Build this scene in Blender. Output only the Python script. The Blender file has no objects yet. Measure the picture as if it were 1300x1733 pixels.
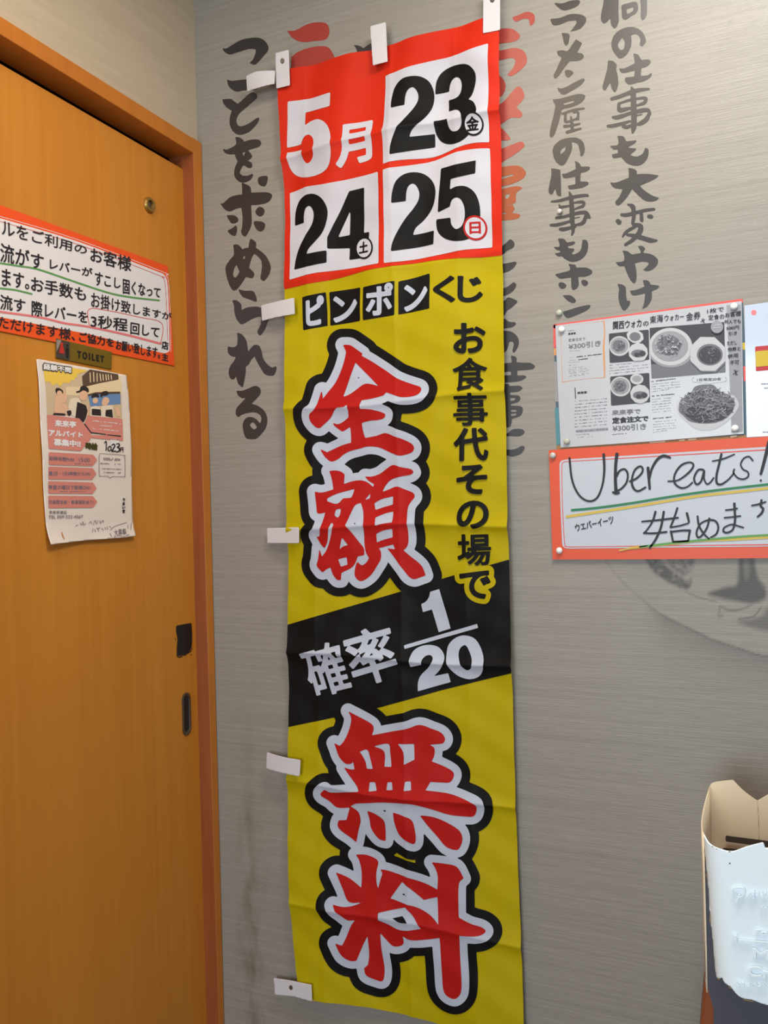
import bpy, math, random
import numpy as np
from mathutils import Vector, Matrix
random.seed(7); rng = np.random.default_rng(7)
SC = bpy.context.scene; COL = SC.collection

# ------------------------------------------------------------------ camera
FPX = 1533.0; CXP, CYP = 650.0, 866.5
ZC = np.array([-.0237, -.9997, -.003]); ZC /= np.linalg.norm(ZC)         # world up seen in camera axes (right, down, forward)
XC = np.array([.898, -.0226, -.4394]); XC -= ZC*XC.dot(ZC); XC /= np.linalg.norm(XC)
YC = np.cross(ZC, XC)
CAM = np.array([1.118, -1.475, 1.33])
cam = bpy.data.cameras.new('camera'); co = bpy.data.objects.new('camera', cam); COL.objects.link(co)
R = np.array([XC, YC, ZC])                                                # rows: world axis in cam axes -> R @ v_cam = v_world
M3 = Matrix([[R[i][0], -R[i][1], -R[i][2]] for i in range(3)])
co.matrix_world = Matrix.Translation(Vector(CAM)) @ M3.to_4x4()
cam.sensor_fit = 'VERTICAL'; cam.sensor_height = 36.0; cam.lens = 36.0*FPX/1733.0
cam.clip_start = .02; SC.camera = co

# ------------------------------------------------------------------ world, lights, exposure
SC.view_settings.view_transform = 'Standard'; SC.view_settings.look = 'None'
SC.view_settings.gamma = 1; SC.view_settings.use_curve_mapping = False
SC.view_settings.exposure = 0.0
w = bpy.data.worlds.new('world'); SC.world = w; w.use_nodes = True
w.node_tree.nodes['Background'].inputs[0].default_value = (.80, .88, 1, 1)
w.node_tree.nodes['Background'].inputs[1].default_value = .38
def area(name, loc, target, sx, sy, energy, col):
    l = bpy.data.lights.new(name, 'AREA'); l.shape = 'RECTANGLE'; l.size = sx; l.size_y = sy
    l.energy = energy; l.color = col
    o = bpy.data.objects.new(name, l); COL.objects.link(o); o.location = loc
    o.rotation_euler = (Vector(target)-Vector(loc)).to_track_quat('-Z', 'Y').to_euler(); return o
area('overhead_light', (1.08, -.62, 2.46), (1.08, -.5, 0), .50, .22, 18.5, (1, .95, .87))  # ceiling lamp above the lettered wall
area('overhead_light', (.42, -.95, 2.46), (.36, -.9, 0), .35, .5, 8, (1, .80, .55))  # added warm fill to brighten the upper door wall, not a known lamp
area('window_daylight', (.75, -4.4, 1.25), (.9, 0, 1.15), 1.6, 1.9, 92, (.79, .89, 1))

# ------------------------------------------------------------------ materials
def mat(name, col, rough=.6, spec=.3, metal=0, trans=0):
    m = bpy.data.materials.new(name); m.use_nodes = True
    b = m.node_tree.nodes['Principled BSDF']
    b.inputs['Base Color'].default_value = (*lin(col), 1); b.inputs['Roughness'].default_value = rough
    b.inputs['Specular IOR Level'].default_value = spec; b.inputs['Metallic'].default_value = metal
    return m
def lin(c): return tuple(((v/255+.055)/1.055)**2.4 if v > 10 else v/255/12.92 for v in c)
def N(m, t, **kw):
    n = m.node_tree.nodes.new(t)
    for k, v in kw.items():
        if k in n.inputs: n.inputs[k].default_value = v
        else: setattr(n, k, v)
    return n
def L(m, a, b): m.node_tree.links.new(a, b)
def grain(name, col, col2, scale, rough=.5, spec=.3, bump=.1, scale2=None, amt=1.0, detail=4, dist=.002):
    """two-colour streaky noise in world space"""
    m = mat(name, col, rough, spec); b = m.node_tree.nodes['Principled BSDF']
    g = N(m, 'ShaderNodeNewGeometry'); mp = N(m, 'ShaderNodeMapping'); mp.inputs['Scale'].default_value = scale
    L(m, g.outputs['Position'], mp.inputs['Vector'])
    n = N(m, 'ShaderNodeTexNoise', Scale=1.0, Detail=float(detail), Roughness=.6); L(m, mp.outputs[0], n.inputs['Vector'])
    r = N(m, 'ShaderNodeMapRange'); r.inputs[1].default_value = .5-.22/amt; r.inputs[2].default_value = .5+.22/amt
    L(m, n.outputs[0], r.inputs[0]); fac = r.outputs[0]
    if scale2:
        mp2 = N(m, 'ShaderNodeMapping'); mp2.inputs['Scale'].default_value = scale2; L(m, g.outputs['Position'], mp2.inputs['Vector'])
        n2 = N(m, 'ShaderNodeTexNoise', Scale=1.0, Detail=3.0); L(m, mp2.outputs[0], n2.inputs['Vector'])
        mx = N(m, 'ShaderNodeMix', data_type='FLOAT'); mx.inputs[0].default_value = .5
        r2 = N(m, 'ShaderNodeMapRange'); r2.inputs[1].default_value = .3; r2.inputs[2].default_value = .7
        L(m, n2.outputs[0], r2.inputs[0]); L(m, fac, mx.inputs[2]); L(m, r2.outputs[0], mx.inputs[3]); fac = mx.outputs[0]
    mc = N(m, 'ShaderNodeMix', data_type='RGBA'); mc.inputs[6].default_value = (*lin(col), 1); mc.inputs[7].default_value = (*lin(col2), 1)
    L(m, fac, mc.inputs[0]); L(m, mc.outputs[2], b.inputs['Base Color'])
    bp = N(m, 'ShaderNodeBump', Strength=bump, Distance=dist); L(m, n.outputs[0], bp.inputs['Height']); L(m, bp.outputs[0], b.inputs['Normal'])
    m['out'] = 1
    return m, mc, b
def wall_mat(name, c1, c2, sc, sc2, bump, rough=.5, spec=.35):
    return grain(name, c1, c2, sc, rough, spec, bump, sc2, detail=5, dist=.0015)
WALLP, wmc, wb = wall_mat('woven_wallpaper', (125, 121, 112), (146, 142, 134), (24, 24, 560), (2.2, 2.2, 170), .3, .42, .4)
# printed mural ink and painted crease shade darken the paper (vertex attribute) and stains low by the corner
def add_ink(m, mc, b):
    a = N(m, 'ShaderNodeAttribute', attribute_name='ink')
    mm = N(m, 'ShaderNodeMix', data_type='RGBA'); mm.inputs[7].default_value = (*lin((54, 53, 51)), 1)
    L(m, a.outputs['Fac'], mm.inputs[0]); L(m, mc.outputs[2], mm.inputs[6])
    g = N(m, 'ShaderNodeNewGeometry'); s = N(m, 'ShaderNodeSeparateXYZ'); L(m, g.outputs['Position'], s.inputs[0])
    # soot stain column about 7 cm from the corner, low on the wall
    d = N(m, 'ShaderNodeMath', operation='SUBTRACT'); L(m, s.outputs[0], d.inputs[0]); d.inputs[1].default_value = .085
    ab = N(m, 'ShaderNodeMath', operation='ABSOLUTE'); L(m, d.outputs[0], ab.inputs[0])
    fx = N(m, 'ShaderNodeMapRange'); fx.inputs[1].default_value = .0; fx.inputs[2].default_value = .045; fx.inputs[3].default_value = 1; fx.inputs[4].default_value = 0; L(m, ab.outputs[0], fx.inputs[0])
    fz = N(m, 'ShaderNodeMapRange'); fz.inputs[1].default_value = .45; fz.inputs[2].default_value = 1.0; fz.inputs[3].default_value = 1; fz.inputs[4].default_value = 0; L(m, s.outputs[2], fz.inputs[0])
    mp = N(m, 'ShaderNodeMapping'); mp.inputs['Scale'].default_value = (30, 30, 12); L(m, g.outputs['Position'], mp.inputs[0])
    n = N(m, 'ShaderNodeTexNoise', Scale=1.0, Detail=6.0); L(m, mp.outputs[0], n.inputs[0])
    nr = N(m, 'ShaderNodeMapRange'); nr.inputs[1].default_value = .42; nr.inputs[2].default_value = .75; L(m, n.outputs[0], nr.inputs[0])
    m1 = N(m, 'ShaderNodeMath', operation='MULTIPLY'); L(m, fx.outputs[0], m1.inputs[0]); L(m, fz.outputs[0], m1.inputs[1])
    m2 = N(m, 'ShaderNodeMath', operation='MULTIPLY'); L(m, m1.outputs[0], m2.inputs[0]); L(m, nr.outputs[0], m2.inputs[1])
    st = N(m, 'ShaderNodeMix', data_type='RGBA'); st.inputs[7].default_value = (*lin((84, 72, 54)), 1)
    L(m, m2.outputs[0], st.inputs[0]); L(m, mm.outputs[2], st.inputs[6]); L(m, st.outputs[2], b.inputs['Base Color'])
add_ink(WALLP, wmc, wb)
WALLL, _, _ = wall_mat('cream_wallpaper', (178, 165, 143), (194, 181, 159), (14, 14, 300), (3, 3, 60), .2, .6, .2)
WOOD, _, _ = grain('orange_door_veneer', (186, 118, 38), (204, 136, 50), (60, 60, 1.6), .45, .3, .03, (9, 9, .7), detail=5)
WOODF, _, _ = grain('frame_wood', (176, 104, 36), (198, 124, 46), (40, 40, 3), .5, .3, .05, (8, 3, 8))
WOODR, _, _ = grain('red_brown_wood', (128, 66, 34), (146, 80, 40), (50, 50, 4), .5, .3, .05)
DARKW = mat('dark_track_void', (36, 22, 18), .7)
INK = mat('brush_ink', (44, 41, 42), .36, .6)
REDINK = mat('red_brush_ink', (150, 52, 44), .38, .6)
ORINK = mat('orange_brush_ink', (150, 74, 40), .5, .4)
def cloth(name, c, rough=.55):
    m = mat(name, c, rough, .14); b = m.node_tree.nodes['Principled BSDF']
    g = N(m, 'ShaderNodeNewGeometry'); n = N(m, 'ShaderNodeTexNoise', Scale=1400.0, Detail=1.0); L(m, g.outputs['Position'], n.inputs['Vector'])
    bp = N(m, 'ShaderNodeBump', Strength=.12, Distance=.0005); L(m, n.outputs[0], bp.inputs['Height']); L(m, bp.outputs[0], b.inputs['Normal'])
    return m
YEL = cloth('yellow_cloth', (168, 152, 2)); RED = cloth('red_cloth', (190, 38, 16)); BLK = cloth('black_print', (13, 13, 14)); WHT = cloth('white_print', (184, 184, 192))
RGL = cloth('red_lettering', (166, 22, 18)); WTX = cloth('pale_lettering', (172, 180, 194))
TAB = cloth('tab_fabric', (212, 210, 214))
def see_through(m, f):
    b = m.node_tree.nodes['Principled BSDF']; o = m.node_tree.nodes['Material Output']
    t = N(m, 'ShaderNodeBsdfTransparent'); x = N(m, 'ShaderNodeMixShader'); x.inputs[0].default_value = f
    L(m, b.outputs[0], x.inputs[1]); L(m, t.outputs[0], x.inputs[2]); L(m, x.outputs[0], o.inputs['Surface'])
see_through(TAB, .2)
def pm(name, c, r=.5, s=.3, me=0): return mat(name, c, r, s, me)
ORP = pm('orange_card', (232, 84, 34), .45); WPAP = pm('white_paper', (222, 220, 222), .6); MARK = pm('black_marker', (38, 36, 42), .5)
GRNM = pm('green_marker', (92, 148, 84)); PNKM = pm('pink_marker', (222, 120, 122)); REDL = pm('thin_red_line', (214, 62, 46))
BRASS = pm('aged_brass', (128, 106, 36), .38, .5, .45); PICT = pm('dark_tile', (70, 62, 58), .4); REDF = pm('red_figure', (190, 50, 40))
LAM = pm('laminated_paper', (172, 176, 182), .22, .45); LAM2 = pm('glossy_sheet', (184, 198, 218), .1, .6)
UORP = pm('coral_card', (204, 78, 44), .4, .3); UPAP = pm('marker_board_paper', (178, 186, 196), .4, .3)
UGR = pm('dark_green_marker', (44, 116, 78)); UYE = pm('yellow_marker', (192, 170, 74))
GR1 = pm('dark_grey_print', (62, 64, 70)); GR2 = pm('mid_grey_print', (104, 107, 114)); GR3 = pm('light_grey_print', (140, 143, 150)); GWH = pm('white_print_area', (178, 180, 186)); BKP = pm('black_small_print', (48, 50, 56))
OLINE = pm('orange_pen_line', (196, 138, 84)); PFR = pm('red_sheet_edge', (206, 84, 80)); MIXP = pm('colourful_poster', (70, 92, 104))
PINK = pm('pink_panel', (208, 132, 120), .6); TEXG = pm('grey_blue_text', (122, 112, 124)); CREAM = pm('poster_white', (224, 214, 204), .6)
PB1 = pm('photo_beige', (204, 182, 150)); PB2 = pm('photo_light_beige', (228, 206, 168)); PB3 = pm('photo_blue', (104, 138, 180)); PY = pm('photo_yellow', (232, 196, 84)); PBR = pm('photo_brown', (92, 72, 60)); SKIN = pm('photo_skin', (226, 182, 150)); SHRT = pm('photo_shirt', (226, 212, 190)); APR = pm('photo_apron', (48, 42, 44)); OLV = pm('olive_dark', (66, 62, 24))
FRED = pm('flag_red', (172, 54, 62)); FYEL = pm('flag_yellow', (190, 168, 56))
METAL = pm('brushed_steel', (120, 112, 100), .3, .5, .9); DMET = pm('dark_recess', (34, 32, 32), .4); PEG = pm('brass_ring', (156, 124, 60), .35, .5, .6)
TAPE = pm('black_tape', (26, 24, 24), .35, .4)
PINW = pm('white_pin', (226, 230, 226), .3, .5); PING = pm('grey_green_pin', (170, 176, 160), .35, .4); PINC = pm('clear_pin', (182, 180, 176), .25, .6); PINP = pm('pink_pin', (230, 150, 160), .3, .5)
BOXW = pm('pale_painted_tin', (230, 244, 250), .4, .3); BOXC = pm('cream_inner', (230, 214, 186), .6); BOXD = pm('dark_grey_body', (74, 74, 82), .5); BOXE = pm('rusty_edge', (146, 118, 84), .8); BAND = pm('dark_band', (72, 66, 60), .6)

# ------------------------------------------------------------------ rays from the surveyed view to real planes
def ray(px, py):
    px = np.asarray(px, float); py = np.asarray(py, float)
    v = np.stack([px-CXP, py-CYP, np.full(px.shape, FPX)], -1)
    return v @ np.array([XC, YC, ZC]).T
def onR(px, py, lift=0.):                       # plane of the lettered wall, y = -lift
    d = ray(px, py); t = (-lift-CAM[1])/d[..., 1]; return CAM + d*t[..., None]
def onL(px, py, x=0.):                          # plane of the door wall, x = const
    d = ray(px, py); t = (x-CAM[0])/d[..., 0]; return CAM + d*t[..., None]
def wz(px, py): return float(onR(px, py)[2])
def wx(px, py): return float(onR(px, py)[0])

# cloth relief of the banner: packing creases, soft folds
CRZ = [wz(670, y) for y in (-60, 230, 455, 681, 890, 1112, 1340, 1552, 1800)]
CRX = [wx(x, 800) for x in (440, 535, 680, 790, 900)]
def disp(x, z):
    a = 0*z
    for i, zc in enumerate(CRZ):
        d = np.abs(z-zc-.004*np.sin(x*14+i*2)); d = np.sqrt(d*d+.0016**2); k = (.3, 1.35, .4, 1.0, 1.15, 1.3, 1.0, .8, .2)[i]
        a = a+k*(.0042*np.exp(-d/.0085)+.0042*np.exp(-d/.032))
    for i, xc in enumerate(CRX):
        d = x-xc; d = np.sqrt(d*d+.0016**2); k = (0, .6, 1, .5, 0)[i]; a = a+k*(.0014*np.exp(-d/.006)+.0022*np.exp(-d/.025))
    top = np.clip((z-1.5)/.5, 0, 1)
    c = .0050*top*np.sin((x*1.0-z*.22)*44+.8)+.0022*np.sin(x*19+z*7)+.0016*np.sin(z*27+x*13)
    d = (x-.60)*.6+(z-2.10)*.8; c = c+.003*np.exp(-(d/.02)**2)*np.exp(-((x-.56)**2+(z-2.08)**2)/.02)
    e = .0010*np.sin(x*80+z*37)*np.sin(z*61-x*28)
    return .013+a+c+e
def onB(px, py, lift=0.):
    p = onR(px, py, .014); p = p.copy(); p[..., 1] = -(disp(p[..., 0], p[..., 2])+lift); return p
DX = -.016                                       # face of the recessed door leaf
def onD(px, py, lift=0.): return onL(px, py, DX+lift)

# ------------------------------------------------------------------ objects
ORG = {}
def link(o, parent=None, origin=None):
    COL.objects.link(o)
    if parent is not None: o.parent = parent; ORG[o.name] = ORG[parent.name]
    else:
        og = np.array(origin if origin is not None else (0, 0, 0), float); o.location = og; ORG[o.name] = og
def tag(o, label=None, cat=None, group=None, kind=None):
    if label: o['label'] = label
    if cat: o['category'] = cat
    if group: o['group'] = group
    if kind: o['kind'] = kind
    return o
def thing(name, label, cat, origin, group=None):
    o = bpy.data.objects.new(name, None); o.empty_display_size = .02; link(o, None, origin); return tag(o, label, cat, group)
def mesh(name, V, F, m, parent=None, origin=None, smooth=False):
    V = np.asarray(V, float)
    if parent is not None: og = ORG[parent.name]
    else: og = np.array(origin, float) if origin is not None else V.mean(0)
    me = bpy.data.meshes.new(name); me.from_pydata((V-og).tolist(), [], F); me.materials.append(m)
    if smooth: me.shade_smooth()
    o = bpy.data.objects.new(name, me); link(o, parent, og); return o
BOXF = [(0, 3, 2, 1), (4, 5, 6, 7), (0, 1, 5, 4), (1, 2, 6, 5), (2, 3, 7, 6), (3, 0, 4, 7)]
def boxm(name, a, b, m, parent=None, bevel=0, kind=None):
    x0, y0, z0 = a; x1, y1, z1 = b
    V = [(x0, y0, z0), (x1, y0, z0), (x1, y1, z0), (x0, y1, z0), (x0, y0, z1), (x1, y0, z1), (x1, y1, z1), (x0, y1, z1)]
    o = mesh(name, V, BOXF, m, parent)
    if bevel:
        bv = o.modifiers.new('bevel', 'BEVEL'); bv.width = bevel; bv.segments = 2
    if kind: o['kind'] = kind
    return o
def slab(name, pts, surf, thick, m, parent=None, seg=1, base=0.):
    """thin sheet: pts = outline in order (photo survey), lying at lift base..base+thick on surf"""
    px = np.array([p[0] for p in pts], float); py = np.array([p[1] for p in pts], float)
    A = surf(px, py, base+thick); B = surf(px, py, base); n = len(pts)
    F = [tuple(range(n-1, -1, -1)), tuple(range(n, 2*n))]+[(i, (i+1) % n, n+(i+1) % n, n+i) for i in range(n)]
    return mesh(name, np.vstack([A, B]), F, m, parent)

# ------------------------------------------------------------------ signed-distance lettering toolkit
def par(s, ox=0, oy=0, sc=1.):
    """'x,y! x,y ...' traced outline ('!' = sharp corner) -> points (photo frame)"""
    P = []; C = []
    for t in s.split():
        c = t.endswith('!'); t = t.rstrip('!'); a = t.split(','); P.append((ox+float(a[0])/sc, oy+float(a[1])/sc)); C.append(c)
    return smooth(P, C)
def smooth(P, C, k=4):
    n = len(P); out = []
    for i in range(n):
        p0, p1, p2, p3 = (np.array(P[(i+j) % n]) for j in (-1, 0, 1, 2))
        c1, c2 = C[i], C[(i+1) % n]
        if c1 and c2: out.append(p1); continue
        m1 = (p2-p1)*.5 if c1 else (p2-p0)*.5; m2 = (p2-p1)*.5 if c2 else (p3-p1)*.5
        lim = np.linalg.norm(p2-p1)*1.2
        m1 *= min(1, lim/(np.linalg.norm(m1)+1e-9)); m2 *= min(1, lim/(np.linalg.norm(m2)+1e-9))
        for t in np.linspace(0, 1, k, endpoint=False):
            out.append((2*t**3-3*t*t+1)*p1+(t**3-2*t*t+t)*m1+(-2*t**3+3*t*t)*p2+(t**3-t*t)*m2)
    return np.array(out)
def strokes(s, ox=0, oy=0, sc=1., r=None):
    """'x,y,r x,y,r | ...' brush strokes"""
    out = []
    for q in s.split('|'):
        pts = []
        for t in q.split():
            a = [float(v) for v in t.split(',')]
            pts.append((ox+a[0]/sc, oy+a[1]/sc, (a[2]/sc if len(a) > 2 else r)))
        if len(pts) > 2:                                        # Catmull-Rom
            P = np.array(pts); o = []
            for i in range(len(P)-1):
                p0 = P[max(i-1, 0)]; p1 = P[i]; p2 = P[i+1]; p3 = P[min(i+2, len(P)-1)]
                for t in np.linspace(0, 1, 5, endpoint=False):
                    o.append(.5*((2*p1)+(-p0+p2)*t+(2*p0-5*p1+4*p2-p3)*t*t+(-p0+3*p1-3*p2+p3)*t**3))
            o.append(P[-1]); pts = o
        out.append(np.array(pts, float))
    return out
class Field:
    def __init__(s, polys=(), strk=(), holes=(), step=1.5, pad=2., rule='nz'):
        s.step = step
        allp = [np.asarray(p)[:, :2] for p in polys]+[q[:, :2] for q in strk]
        a = np.vstack(allp); mr = max([q[:, 2].max() for q in strk] or [0])
        lo = a.min(0)-pad-mr-step*1.5; hi = a.max(0)+pad+mr+step*1.5
        lo = np.floor(lo/step)*step
        s.gx = np.arange(lo[0], hi[0]+step, step); s.gy = np.arange(lo[1], hi[1]+step, step)
        X, Y = np.meshgrid(s.gx, s.gy); s.F = np.full(X.shape, -1e3)
        if len(polys): s.F = np.maximum(s.F, sdpoly(X, Y, polys, rule))
        for q in strk: s.F = np.maximum(s.F, sdstroke(X, Y, q))
        if len(holes): s.F = np.minimum(s.F, -sdpoly(X, Y, holes, 'nz'))
def sdpoly(X, Y, polys, rule):
    sh = X.shape; x = X.ravel(); y = Y.ravel(); D = np.full(x.shape, 1e9); W = np.zeros(x.shape, int)
    for P in polys:
        A = np.asarray(P, float)[:, :2]; B = np.roll(A, -1, 0)
        for i in range(0, len(A), 48):
            a = A[i:i+48]; b = B[i:i+48]; e = b-a; l2 = (e**2).sum(1)+1e-12
            dx = x[:, None]-a[:, 0]; dy = y[:, None]-a[:, 1]
            t = np.clip((dx*e[:, 0]+dy*e[:, 1])/l2, 0, 1)
            D = np.minimum(D, ((dx-t*e[:, 0])**2+(dy-t*e[:, 1])**2).min(1))
            up = (a[:, 1] <= y[:, None]) & (b[:, 1] > y[:, None]); dn = (a[:, 1] > y[:, None]) & (b[:, 1] <= y[:, None])
            side = e[:, 0]*dy-e[:, 1]*dx
            W += (up & (side > 0)).sum(1)-(dn & (side < 0)).sum(1)
    ins = (W != 0) if rule == 'nz' else (W % 2 != 0)
    return np.where(ins, 1, -1).reshape(sh)*np.sqrt(D).reshape(sh)
def sdstroke(X, Y, q):
    F = np.full(X.shape, -1e3)
    if len(q) == 1: return q[0, 2]-np.hypot(X-q[0, 0], Y-q[0, 1])
    for a, b in zip(q[:-1], q[1:]):
        e = b[:2]-a[:2]; t = np.clip(((X-a[0])*e[0]+(Y-a[1])*e[1])/((e**2).sum()+1e-9), 0, 1)
        F = np.maximum(F, a[2]+(b[2]-a[2])*t-np.hypot(X-a[0]-t*e[0], Y-a[1]-t*e[1]))
    return F
def march(F, gx, gy):
    ins = F > 0; h, w_ = F.shape; vid = {}; V = []; Fs = []
    gid = -np.ones(F.shape, int)
    def gv(i, j):
        if gid[i, j] < 0: gid[i, j] = len(V); V.append((gx[j], gy[i]))
        return int(gid[i, j])
    def ev(i, j, k, l):
        key = (i, j, k, l) if (i, j) < (k, l) else (k, l, i, j)
        if key not in vid:
            i, j, k, l = key; a = F[i, j]; b = F[k, l]; t = min(max(a/(a-b), .02), .98)
            vid[key] = len(V); V.append((gx[j]+(gx[l]-gx[j])*t, gy[i]+(gy[k]-gy[i])*t))
        return vid[key]
    cnt = ins[:-1, :-1].astype(int)+ins[1:, :-1]+ins[:-1, 1:]+ins[1:, 1:]
    for i, j in zip(*np.nonzero(cnt)):
        if cnt[i, j] == 4: Fs.append((gv(i, j), gv(i+1, j), gv(i+1, j+1), gv(i, j+1))); continue
        c = ((i, j), (i+1, j), (i+1, j+1), (i, j+1)); poly = []
        for k in range(4):
            a = c[k]; b = c[(k+1) % 4]
            if ins[a]: poly.append(gv(*a))
            if ins[a] != ins[b]: poly.append(ev(*a, *b))
        if len(poly) > 2: Fs.append(tuple(poly))
    return np.array(V), Fs
def decal(name, F, gx, gy, surf, lift, m, parent, label=None, rough=0):
    if rough:
        X, Y = np.meshgrid(gx, gy); F = F+rough*(np.sin(X*1.7+Y*.6)*np.sin(Y*1.9-X*.5)+.6*np.sin(X*3.1-Y*2.3))
    V, Fs = march(F, gx, gy)
    if not len(Fs): return None
    P = surf(V[:, 0], V[:, 1], lift); o = mesh(name, P, Fs, m, parent)
    if surf is onB or getattr(surf, 'soft', 0): o.data.shade_smooth()
    if label: o['label'] = label
    return o
def ink(name, surf, lift, m, parent, polys=(), strk=(), holes=(), grow=0., step=1.5, rough=0, rule='nz', label=None):
    f = Field(polys, strk, holes, step, grow+1, rule)
    return decal(name, f.F+grow, f.gx, f.gy, surf, lift, m, parent, label, rough)
# glyphs from Blender's own built-in typeface, as outlines
_g = {}
def outlines(s):
    if s in _g: return _g[s]
    cu = bpy.data.curves.new('glyph', 'FONT'); cu.body = s; o = bpy.data.objects.new('glyph', cu); COL.objects.link(o)
    bpy.context.view_layer.update(); dg = bpy.context.evaluated_depsgraph_get()
    c = o.evaluated_get(dg).to_curve(dg); out = []
    for sp in c.splines:
        bp = sp.bezier_points; n = len(bp); pts = []
        for i in range(n):
            a, b = bp[i], bp[(i+1) % n]
            p0, p1, p2, p3 = (np.array(v[:2]) for v in (a.co, a.handle_right, b.handle_left, b.co))
            chord = np.linalg.norm(p3-p0)
            bend = np.linalg.norm(p1-(p0*2+p3)/3)+np.linalg.norm(p2-(p0+2*p3)/3)
            k = 1 if bend < .004 else (3 if chord < .1 else 6)
            for t in np.arange(k)/k: pts.append((1-t)**3*p0+3*(1-t)**2*t*p1+3*(1-t)*t*t*p2+t**3*p3)
        if len(pts) > 2: out.append(np.array(pts))
    bpy.data.objects.remove(o); bpy.data.curves.remove(cu); _g[s] = out; return out
def tpolys(s, quad, shrink=0.):
    """ink box of the string fitted to a photo-survey quad TL,TR,BR,BL (bilinear)"""
    P = outlines(s); a = np.vstack(P); lo = a.min(0); hi = a.max(0)
    q = [np.array(v, float) for v in quad]; c = sum(q)/4
    W = (np.linalg.norm(q[1]-q[0])+np.linalg.norm(q[2]-q[3]))/2; H = (np.linalg.norm(q[3]-q[0])+np.linalg.norm(q[2]-q[1]))/2
    fu = 1-2*shrink/W; fv = 1-2*shrink/H; out = []
    for p in P:
        u = .5+((p[:, 0]-lo[0])/(hi[0]-lo[0])-.5)*fu; v = .5+((hi[1]-p[:, 1])/(hi[1]-lo[1])-.5)*fv
        u = u[:, None]; v = v[:, None]; out.append((1-u)*(1-v)*q[0]+u*(1-v)*q[1]+u*v*q[2]+(1-u)*v*q[3])
    return out
def text(s, quad, surf, lift, m, parent, bold=.8, step=.8, name='lettering', label=None, grow=0):
    P = tpolys(s, quad, bold)
    return ink(name, surf, lift, m, parent, polys=P, grow=bold+grow, step=step, rule='nz', label=label)
def Q(ox, oy, sc, *c):                           # crop coordinates -> photo frame
    return [(ox+x/sc, oy+y/sc) for x, y in zip(c[::2], c[1::2])]
def rectq(x0, y0, x1, y1, sl=0.):                # box whose verticals stay upright, horizontals slope
    return (x0, y0, x1, y0+(x1-x0)*sl, x1, y1+(x1-x0)*sl, x0, y1)
def boxq(ox, oy, sc, x0, y0, x1, y1, sl):        # ink bbox with slope sl -> quad
    d = (x1-x0)*sl
    if d < 0: c = (x0, y0-d, x1, y0, x1, y1+d, x0, y1)
    else: c = (x0, y0, x1, y0+d, x1, y1, x0, y1-d)
    return Q(ox, oy, sc, *c)
def greek(rows, ox, oy, sc, surf, lift, m, parent, r=.55, seed=1):
    """rows of print too small to read: short uneven dashes. rows = (x0,y0,x1,y1) in crop frame"""
    rn = random.Random(seed); q = []
    for x0, y0, x1, y1 in rows:
        a = np.array((ox+x0/sc, oy+y0/sc)); b = np.array((ox+x1/sc, oy+y1/sc)); n = max(int(np.linalg.norm(b-a)/2.6), 1); d = (b-a)/n
        for i in range(n):
            if rn.random() < .12: continue
            p = a+d*i; o = rn.uniform(-.25, .25)
            q.append(np.array([[*(p+(0, o)), r], [*(p+d*rn.uniform(.35, .7)+(0, o+rn.uniform(-.3, .3))), r]]))
            if rn.random() < .6: q.append(np.array([[*(p+d*.3+(0, -r*1.4)), r*.7], [*(p+d*.3+(0, r*1.4)), r*.7]]))
    if q: return tag(ink('small_print', surf, lift, m, parent, strk=q, step=.8), kind='stuff')

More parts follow.
